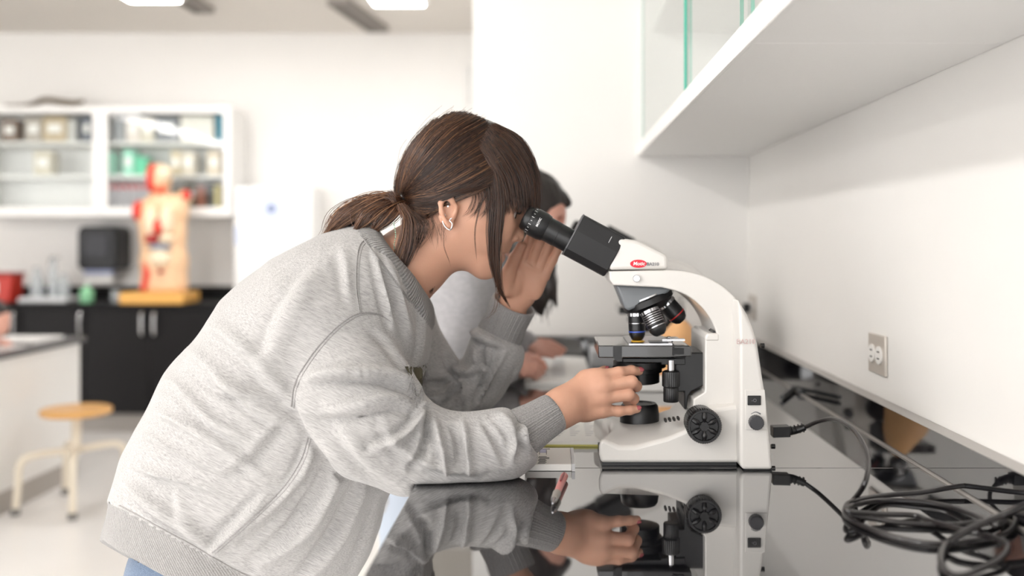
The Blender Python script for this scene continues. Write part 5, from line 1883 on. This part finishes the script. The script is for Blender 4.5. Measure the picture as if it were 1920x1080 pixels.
# temple wisps
for a in range(10):
    x = 885 + a * 4.5
    lock([(x, 352 + a, 1.552), (x + 2, 372, 1.551), (x - 8 + rs.uniform(-8, 8), 395, 1.553), (x - 22 + rs.uniform(-8, 8), 408 + rs.uniform(-8, 10), 1.556)], 9, .0018, .00022, .3, tip=.4, jit=2)
lock([(912, 358, 1.551), (900, 390, 1.551), (891, 430, 1.553), (892, 470, 1.557), (896, 510, 1.562)], 7, .0008, .00025, .2, jit=2)
lock([(832, 420, 1.556), (832, 460, 1.56), (842, 490, 1.565), (846, 512, 1.57)], 3, .0006, .0002, .2, jit=2)
# nape locks falling over the collar
lock([(752, 384, 1.565), (768, 410, 1.553), (770, 440, 1.549), (766, 470, 1.548), (756, 500, 1.546), (746, 528, 1.545)], 150, .0052, .00045, .4, tip=.3)
lock([(752, 384, 1.565), (762, 410, 1.553), (758, 445, 1.549), (748, 475, 1.547), (740, 505, 1.545), (738, 520, 1.545)], 120, .0036, .00042, .55, tip=.35)
lock([(772, 400, 1.56), (790, 420, 1.552), (785, 450, 1.555), (772, 480, 1.56)], 60, .006, .0003, .25, tip=.3)
lock([(798, 525, 1.60), (806, 535, 1.60), (808, 552, 1.60)], 60, .0035, .0004, .4, tip=.3)
# neck-line short hairs
for a in range(26):
    x = rs.uniform(765, 830)
    y = rs.uniform(385, 425)
    lock([(x, y, 1.556), (x + rs.uniform(-4, 8), y + 20, 1.556), (x + rs.uniform(-10, 12), y + rs.uniform(34, 60), 1.562)], 3, .0015, .00016, .35, jit=3)
# pony tail
lock([(752, 374, 1.61), (728, 372, 1.60), (695, 380, 1.595), (655, 402, 1.59), (625, 428, 1.59), (603, 452, 1.595)], 700, .0105, .00048, .6, tip=.55, root=.35)
lock([(752, 376, 1.60), (730, 382, 1.585), (700, 398, 1.575), (680, 420, 1.57), (662, 440, 1.575)], 420, .0085, .00048, .5, tip=.5, root=.35)
lock([(754, 378, 1.595), (742, 392, 1.575), (728, 408, 1.57), (708, 428, 1.57), (690, 446, 1.575)], 300, .0065, .00045, .5, tip=.5, root=.4)
lock([(752, 372, 1.61), (722, 366, 1.605), (680, 378, 1.60), (640, 402, 1.60), (606, 440, 1.60)], 160, .0070, .00042, .8, tip=.6, root=.4)
# loops and ends poking out of the tie
for a in range(40):
    an = rs.uniform(1.6, 4.4)
    r_ = rs.uniform(8, 26)
    lock([(748, 376, 1.585), (744 + math.cos(an) * r_ * .6, 372 - math.sin(an) * r_ * .4, 1.578), (742 + math.cos(an) * r_, 370 - abs(math.sin(an)) * r_, 1.58)], 6, .0015, .0003, .5, jit=2)

hv = np.vstack(allv)
hf = np.vstack(allf)
hs_ = np.concatenate(alls)

# the mass of hair under the strands
def cap_f(p):
    px = to_px(p)
    d = sd_ell(p, HC, (.100, .079, .105), RH)
    line = np.interp(px[:, 0], [700, 745, 770, 800, 828, 845, 880, 920, 950, 1100], [420, 428, 436, 418, 384, 366, 360, 348, 330, 290])
    d = smax(d, (px[:, 1] - line) * SC, 0.006)
    # bun of gathered hair at the tie
    d = smin(d, sd_cone(p, P(776, 371, YM - .015), P(757, 375, YM - .02), .028, .010), 0.02)
    d = smin(d, chain(p, [P(742, 376, 1.60), P(700, 388, 1.598), P(655, 412, 1.60), P(622, 438, 1.605)], [.003, .011, .010, .004], 0.006), 0.01)
    return d


cv, cf = surface_nets(cap_f, (-0.40, YM - .10, 1.22), (-0.04, YM + .10, 1.48), 0.004)
o = len(hv)
verts = np.vstack([hv, cv])
me = bpy.data.meshes.new('hair')
org = np.array(tuple(ORG[me_.name]))
me.vertices.add(len(verts))
me.vertices.foreach_set('co', (verts - org).ravel())
faces = np.vstack([hf, cf + o])
me.loops.add(faces.size)
me.loops.foreach_set('vertex_index', faces.ravel().astype(np.int32))
me.polygons.add(len(faces))
me.polygons.foreach_set('loop_start', (np.arange(len(faces)) * 4).astype(np.int32))
me.polygons.foreach_set('use_smooth', np.ones(len(faces), bool))
me.update(calc_edges=True)
me.validate()
at = me.attributes.new('strand', 'FLOAT', 'POINT')
at.data.foreach_set('value', np.concatenate([hs_, np.full(len(cv), .0)]).astype(np.float32))
me.materials.append(M_hair)
ho = bpy.data.objects.new('hair', me)
COL.objects.link(ho)
ho.parent = me_
ORG[ho.name] = Vector(org)
# ================================================================ the second student, further down the bench
Y2P = 2.46
p2 = thing('person', 'person with long dark hair in a pale grey hoodie writing further down the bench', 'person', (-0.35, Y2P, 0))
M_hood = cloth('pale_grey_hoodie', rgb(158, 157, 160), rgb(178, 177, 180), stretch=(10, 10, 20))
M_skin2 = mat('skin_rosy', rgb(222, 168, 150), 0.5, sss=0.08)
M_hair2 = mat('dark_brown_hair', rgb(38, 30, 28), 0.4, var=0.5, vscale=60, stretch=(1, 1, 0.15))


def hood_f(p):
    d = chain(p, [P(790, 900, Y2P), P(800, 800, Y2P), P(835, 690, Y2P), P(862, 590, Y2P), P(895, 525, Y2P), P(930, 500, Y2P)],
              [(.15, .18), (.15, .18), (.145, .19), (.13, .185), (.10, .16), (.055, .07)], 0.04)
    n_ = chain(p, [P(865, 575, 2.33), P(850, 680, 2.27), P(880, 705, 2.30), P(952, 694, 2.40)], [.07, .06, .055, .040], 0.03)
    f_ = chain(p, [P(890, 560, 2.60), P(905, 650, 2.68), P(975, 655, 2.66)], [.065, .055, .042], 0.03)
    d = smin(smin(d, n_, .03), f_, .03)
    return smax(d, bench_cut(p, .002), .01)


hv2, hf2 = surface_nets(hood_f, (-0.58, 2.14, 0.55), (0.02, 2.82, 1.24), 0.011)
Nh = vnormals(hv2, hf2)
hv2 = hv2 + Nh * (smooth_noise(hv2, 38, 21) * .006)[:, None]
hd2 = obj('hoodie', (nparr(hv2), hf2.tolist()), M_hood, p2, smooth=True, fix=False)
obj('zip', g_tube([P(925, 512, 2.42), P(930, 560, 2.345), P(925, 620, 2.33), P(915, 660, 2.35)], .004, 6, 16), mat('grey_zip', rgb(130, 130, 134), 0.4), hd2)
HC2 = Pn(986, 392, Y2P)


def head2_f(p):
    d = sd_ell(p, HC2, (.090, .073, .095), RH)
    d = smin(d, sd_ell(p, Pn(1014, 425, Y2P), (.050, .055, .075), RH), .03)
    d = smin(d, sd_cone(p, Pn(1006, 470, Y2P), Pn(1012, 475, Y2P), .026, .022), .03)
    d = smin(d, sd_cone(p, Pn(1044, 418, Y2P), Pn(1050, 440, Y2P), .007, .010), .012)
    d = smin(d, sd_ell(p, Pn(1036, 404, Y2P), (.016, .045, .012), RH), .02)
    for s in (-1, 1):
        d = smax(d, -sd_ell(p, Pn(1049, 414, Y2P + s * .032), (.012, .014, .009), RH), .01)
    d = smin(d, sd_ell(p, Pn(1034, 458, Y2P), (.012, .022, .006), RH), .01)
    d = smin(d, sd_ell(p, Pn(1030, 467, Y2P), (.011, .02, .006), RH), .006)
    d = smin(d, sd_econe(p, P(965, 450, Y2P), P(915, 520, Y2P), (.05, .05), (.056, .06)), .03)
    return d


def hand2(fingers, wrist, palm0, k=.004, cut=True):
    def f(p):
        d = hand_chain(p, wrist, .02)
        for q in fingers[:-1]:
            d = smin(d, hand_chain(p, [palm0, q[0]], .01), .014)
        fl = None
        for q in fingers:
            e = hand_chain(p, q, .004)
            fl = e if fl is None else smin(fl, e, .002)
        d = smin(d, fl, .008)
        return smax(d, bench_cut(p, .010), .004)
    return f


fn_a = [[(985, 676, 2.42, .0115), (1004, 672, 2.44, .0095), (1016, 680, 2.45, .0080), (1022, 690, 2.45, .0068)],
        [(985, 684, 2.40, .0115), (1003, 684, 2.41, .0095), (1013, 692, 2.43, .0080), (1018, 699, 2.44, .0068)],
        [(984, 692, 2.39, .0110), (1000, 694, 2.40, .0092), (1008, 700, 2.42, .0078), (1012, 704, 2.43, .0066)],
        [(982, 700, 2.38, .0100), (995, 702, 2.39, .0085), (1002, 706, 2.41, .0074), (1006, 708, 2.42, .0064)],
        [(972, 676, 2.45, .014), (990, 668, 2.47, .011), (1006, 676, 2.47, .0095), (1016, 688, 2.465, .0078)]]
fn_b = [[(1010, 647, 2.66, .0115), (1030, 646, 2.67, .0092), (1046, 650, 2.67, .0080), (1058, 656, 2.67, .0068)],
        [(1010, 652, 2.64, .0115), (1030, 652, 2.65, .0092), (1044, 656, 2.65, .0080), (1055, 661, 2.65, .0068)],
        [(1008, 658, 2.62, .0110), (1026, 658, 2.63, .0090), (1039, 661, 2.63, .0078), (1049, 665, 2.63, .0066)],
        [(1006, 663, 2.61, .0100), (1020, 664, 2.61, .0084), (1031, 666, 2.61, .0074), (1038, 669, 2.61, .0062)],
        [(1000, 646, 2.68, .013), (1014, 641, 2.69, .0105), (1030, 642, 2.69, .0092), (1042, 646, 2.69, .0075)]]
wa = [(880, 705, 2.30, .03), (935, 694, 2.38, .026), (958, 690, 2.40, .024), (968, 688, 2.41, .023)]
wb = [(905, 650, 2.68, .03), (960, 656, 2.66, .026), (984, 654, 2.655, .024), (992, 654, 2.65, .022)]
ha = hand2(fn_a, wa, (966, 688, 2.41, .016))
hb = hand2(fn_b, wb, (990, 654, 2.65, .016))


def body2_f(p):
    d = head2_f(p)
    d = smin(d, chain(p, [P(915, 520, Y2P), P(885, 560, Y2P), P(862, 620, Y2P)], [(.055, .06), (.09, .13), (.10, .12)], .03), .03)
    d = smin(d, chain(p, [P(880, 575, 2.34), P(852, 680, 2.28), P(880, 705, 2.30)], [.045, .036, .03], .02), .02)
    d = smin(d, chain(p, [P(895, 565, 2.58), P(905, 650, 2.68)], [.045, .03], .02), .02)
    return np.minimum(np.minimum(d, ha(p)), hb(p))


v, f = surface_nets(body2_f, (-.36, 2.22, .905), (.07, 2.74, 1.46), .0038)
obj('body', (nparr(v), f.tolist()), M_skin2, p2, smooth=True, fix=False, label='bare skin of face, neck and hands')
# her hair: cap, fringe and long locks down the near side
rs = np.random.RandomState(31)


def cap2_f(p):
    px = to_px(p)
    d = sd_ell(p, HC2, (.099, .081, .104), RH)
    line = np.interp(px[:, 0], [880, 940, 980, 1012, 1030, 1050, 1090], [470, 470, 460, 420, 396, 384, 372])
    d = smax(d, (px[:, 1] - line) * Y2P / F, .012)
    d = smin(d, sd_cone(p, P(1040, 372, Y2P), P(1064, 380, Y2P), .022, .012), .02)
    # hair hanging down the near side of the neck
    d = smin(d, chain(p, [P(975, 440, 2.40), P(985, 500, 2.37), P(1008, 560, 2.36), P(1015, 590, 2.36)], [.035, .032, .022, .006], .02), .02)
    d = smin(d, chain(p, [P(1000, 450, 2.385), P(1024, 500, 2.37), P(1034, 540, 2.365), P(1044, 575, 2.365)], [.02, .017, .012, .003], .01), .015)
    return d


v, f = surface_nets(cap2_f, (-.26, Y2P - .16, 1.03), (.08, Y2P + .10, 1.46), .006)
Nc = vnormals(v, f)
v = v + Nc * (smooth_noise(v * np.array((1, 1, .2)), 260, 8) * .0014)[:, None]
hg = [(nparr(v), f.tolist())]
for k in range(170):
    x = rs.uniform(988, 1036)
    y0 = 480 + rs.uniform(-40, 50)
    yy = 2.37 + rs.uniform(-.015, .02)
    L_ = rs.uniform(45, 85)
    hg.append(g_tube([P(x, y0, yy), P(x + rs.uniform(-6, 10), y0 + L_ * .5, yy), P(x + rs.uniform(-10, 14), y0 + L_, yy - .003)], [.0013, .0012, .0002], 4, 8))
obj('hair', hg, M_hair2, p2, smooth=True, fix=False)


def jean2_f(p):
    d = None
    for s in (-1, 1):
        e = chain(p, [P(785, 900, Y2P + s * .085), P(770, 1130, Y2P + s * .10), P(770, 1370, Y2P + s * .10)], [.10, .066, .055], .02)
        d = e if d is None else smin(d, e, .03)
    return d


v, f = surface_nets(jean2_f, (-.52, 2.16, 0.0), (-.17, 2.76, 0.86), .014)
obj('trousers', (nparr(v), f.tolist()), mat('pale_denim', rgb(186, 196, 210), 0.8, var=0.1), p2, smooth=True, fix=False)
for s in (-1, 1):
    c = P(770, 1380, Y2P + s * .10)
    v, f = surface_nets(lambda p: np.maximum(sd_ell(p, (c.x + .05, c.y, 0.035), (.135, .048, .06)), 0.0006 - p[:, 2]), (c.x - .11, c.y - .07, -.01), (c.x + .21, c.y + .07, .12), .008)
    obj('shoe', (nparr(v), f.tolist()), mat('white_sneaker', rgb(225, 225, 225), 0.5), p2, smooth=True, fix=False)

# ---- her book and pen
bk = thing('workbook', 'open white workbook under the hands of the second student', 'book', (0.02, 2.75, ZB))
M_paper2 = mat('bright_paper', rgb(246, 245, 243), 0.7)
bx0, bx1 = P(990, 0, 2.72).x, P(1102, 0, 2.72).x
obj('pages', g_prism([(bx0, zc), (bx1, zc), (bx1, zc + .006), (bx1 - .03, zc + .009), ((bx0 + bx1) / 2 + .02, zc + .010), (bx0, zc + .008)], 2.40, 2.94), M_paper2, bk)
obj('printed_text', [g_box(bx0 + .02 + .045 * q, bx0 + .055 + .045 * q, 2.50 + k * .035, 2.508 + k * .035, zc + .0106, zc + .0108) for k in range(11) for q in (0, 1)], MATS['pale_grey_ink'], bk)
pn = obj('pen', g_tube([P(1000, 676, 2.44), P(1012, 690, 2.45), P(1022, 703, 2.455)], [.004, .004, .001], 8, 8), mat('black_pen', rgb(30, 30, 34), 0.3))
tag(pn, 'black pen held over the workbook by the second student', 'pen')

# grey case beyond the workbook, and clear bottles by the far wall
o = obj('instrument_case', [g_box(P(1108, 0, 2.8).x, P(1170, 0, 2.8).x, 2.74, 2.94, ZB + .0004, ZB + .045)], mat('pale_grey_case', rgb(205, 208, 212), 0.35), bevel=.006)
tag(o, 'low pale grey case between the workbook and the far microscope', 'case')

# ================================================================ the third person, bent over the island at the left edge
p3 = thing('person', 'person in dark clothes bent over the white island at the left edge', 'person', (-3.45, 4.6, 0))
Y3 = 4.6
M_dark3 = mat('black_sweater', rgb(30, 28, 30), 0.8)


def body3_f(p):
    a = Vector((-3.42, Y3, 0.85))
    b = Vector((-3.15, Y3, 1.12))
    d = chain(p, [a, Vector((-3.35, Y3, 1.02)), b, Vector((-2.93, Y3, 1.09)), Vector((-2.79, Y3, 1.0))], [(.13, .17), (.13, .19), (.11, .19), (.08, .10), (.062, .066)], .04)
    for s in (-1, 1):
        d = smin(d, chain(p, [b + Vector((0, s * .19, 0)), Vector((-3.0, Y3 + s * .27, .82)), Vector((-2.74, Y3 + s * .10, .79))], [.065, .05, .036], .02), .03)
    d = smax(d, np.minimum(p[:, 0] + 3.14, .7485 - p[:, 2]), .01)
    return d


v, f = surface_nets(body3_f, (-3.62, 4.22, .66), (-2.66, 4.98, 1.32), .014)
obj('sweater', (nparr(v), f.tolist()), M_dark3, p3, smooth=True, fix=False)
h3 = np.array((-2.655, Y3, .90))


def head3_f(p):
    d = sd_ell(p, h3 + np.array((.012, 0, -.008)), (.098, .075, .088))
    d = smin(d, sd_ell(p, h3 + np.array((.055, 0, -.052)), (.040, .052, .040)), .03)
    d = smin(d, sd_ell(p, h3 + np.array((.098, 0, -.045)), (.012, .010, .014)), .012)
    d = smin(d, sd_cone(p, h3 + np.array((-.03, 0, -.01)), np.array((-2.93, Y3, 1.08)), .052, .055), .03)
    return d


def hands3_f(p):
    d = None
    for s in (-1, 1):
        w0 = Vector((-2.76, Y3 + s * .10, .785))
        w1 = Vector((-2.68, Y3 + s * .075, .777))
        e = sd_cone(p, w0, w1, .027, .026)
        for k in range(4):
            o_ = Vector((0, s * (.028 - k * .019), 0))
            e = smin(e, chain(p, [w1 + o_ * .6, w1 + o_ + Vector((.05, 0, .006)), w1 + o_ + Vector((.078, 0, -.002)), w1 + o_ + Vector((.098 - .006 * abs(k - 1), 0, -.012))], [.013, .0098, .0084, .007], .004), .005)
        e = smin(e, chain(p, [w1 + Vector((0, -s * .02, 0)), w1 + Vector((.03, -s * .045, 0)), w1 + Vector((.06, -s * .048, -.006))], [.013, .010, .008], .006), .008)
        d = e if d is None else np.minimum(d, e)
    return np.maximum(d, .7490 - p[:, 2])


v, f = surface_nets(head3_f, (-3.02, Y3 - .10, .79), (-2.50, Y3 + .10, 1.18), .007)
v2, f2 = surface_nets(hands3_f, (-2.84, Y3 - .2, .74), (-2.54, Y3 + .2, .85), .004)
obj('body', [(nparr(v), f.tolist()), (nparr(v2), f2.tolist())], M_skin2, p3, smooth=True, fix=False, label='bare skin of face and hands')
v, f = surface_nets(lambda p: smax(sd_ell(p, h3, (.110, .085, .098)), (p[:, 0] - h3[0] - .030) * .62 - (p[:, 2] - h3[2]) * .78 - .030, .01), h3 - .13, h3 + .13, .007)
obj('hair', (nparr(v), f.tolist()), M_hair2, p3, smooth=True, fix=False)


def jean3_f(p):
    d = None
    for s in (-1, 1):
        e = chain(p, [Vector((-3.42, Y3 + s * .09, .85)), Vector((-3.34, Y3 + s * .11, .46)), Vector((-3.40, Y3 + s * .11, .05))], [.10, .066, .05], .02)
        d = e if d is None else smin(d, e, .03)
    return np.maximum(d, .001 - p[:, 2])


v, f = surface_nets(jean3_f, (-3.6, 4.3, -.02), (-3.18, 4.9, .98), .016)
obj('trousers', (nparr(v), f.tolist()), mat('dark_denim', rgb(60, 66, 84), 0.8, var=0.2), p3, smooth=True, fix=False)
zt = .7455
for k, (x0_, x1_, ya, yb, lb) in enumerate(((-2.80, -2.53, 4.45, 4.80, 'loose white sheet of paper under the hands of the person at the left edge'),
                                          (-2.84, -2.56, 4.90, 5.22, 'white paper pad further back on the island top'))):
    o = obj('paper_sheet', g_box(x0_, x1_, ya, yb, zt + (.0 if k == 0 else .0), zt + (.002 if k == 0 else .014)), M_paper2)
    tag(o, lb, 'paper')

for o_ in (p3,):
    o_.location.x += 0.035
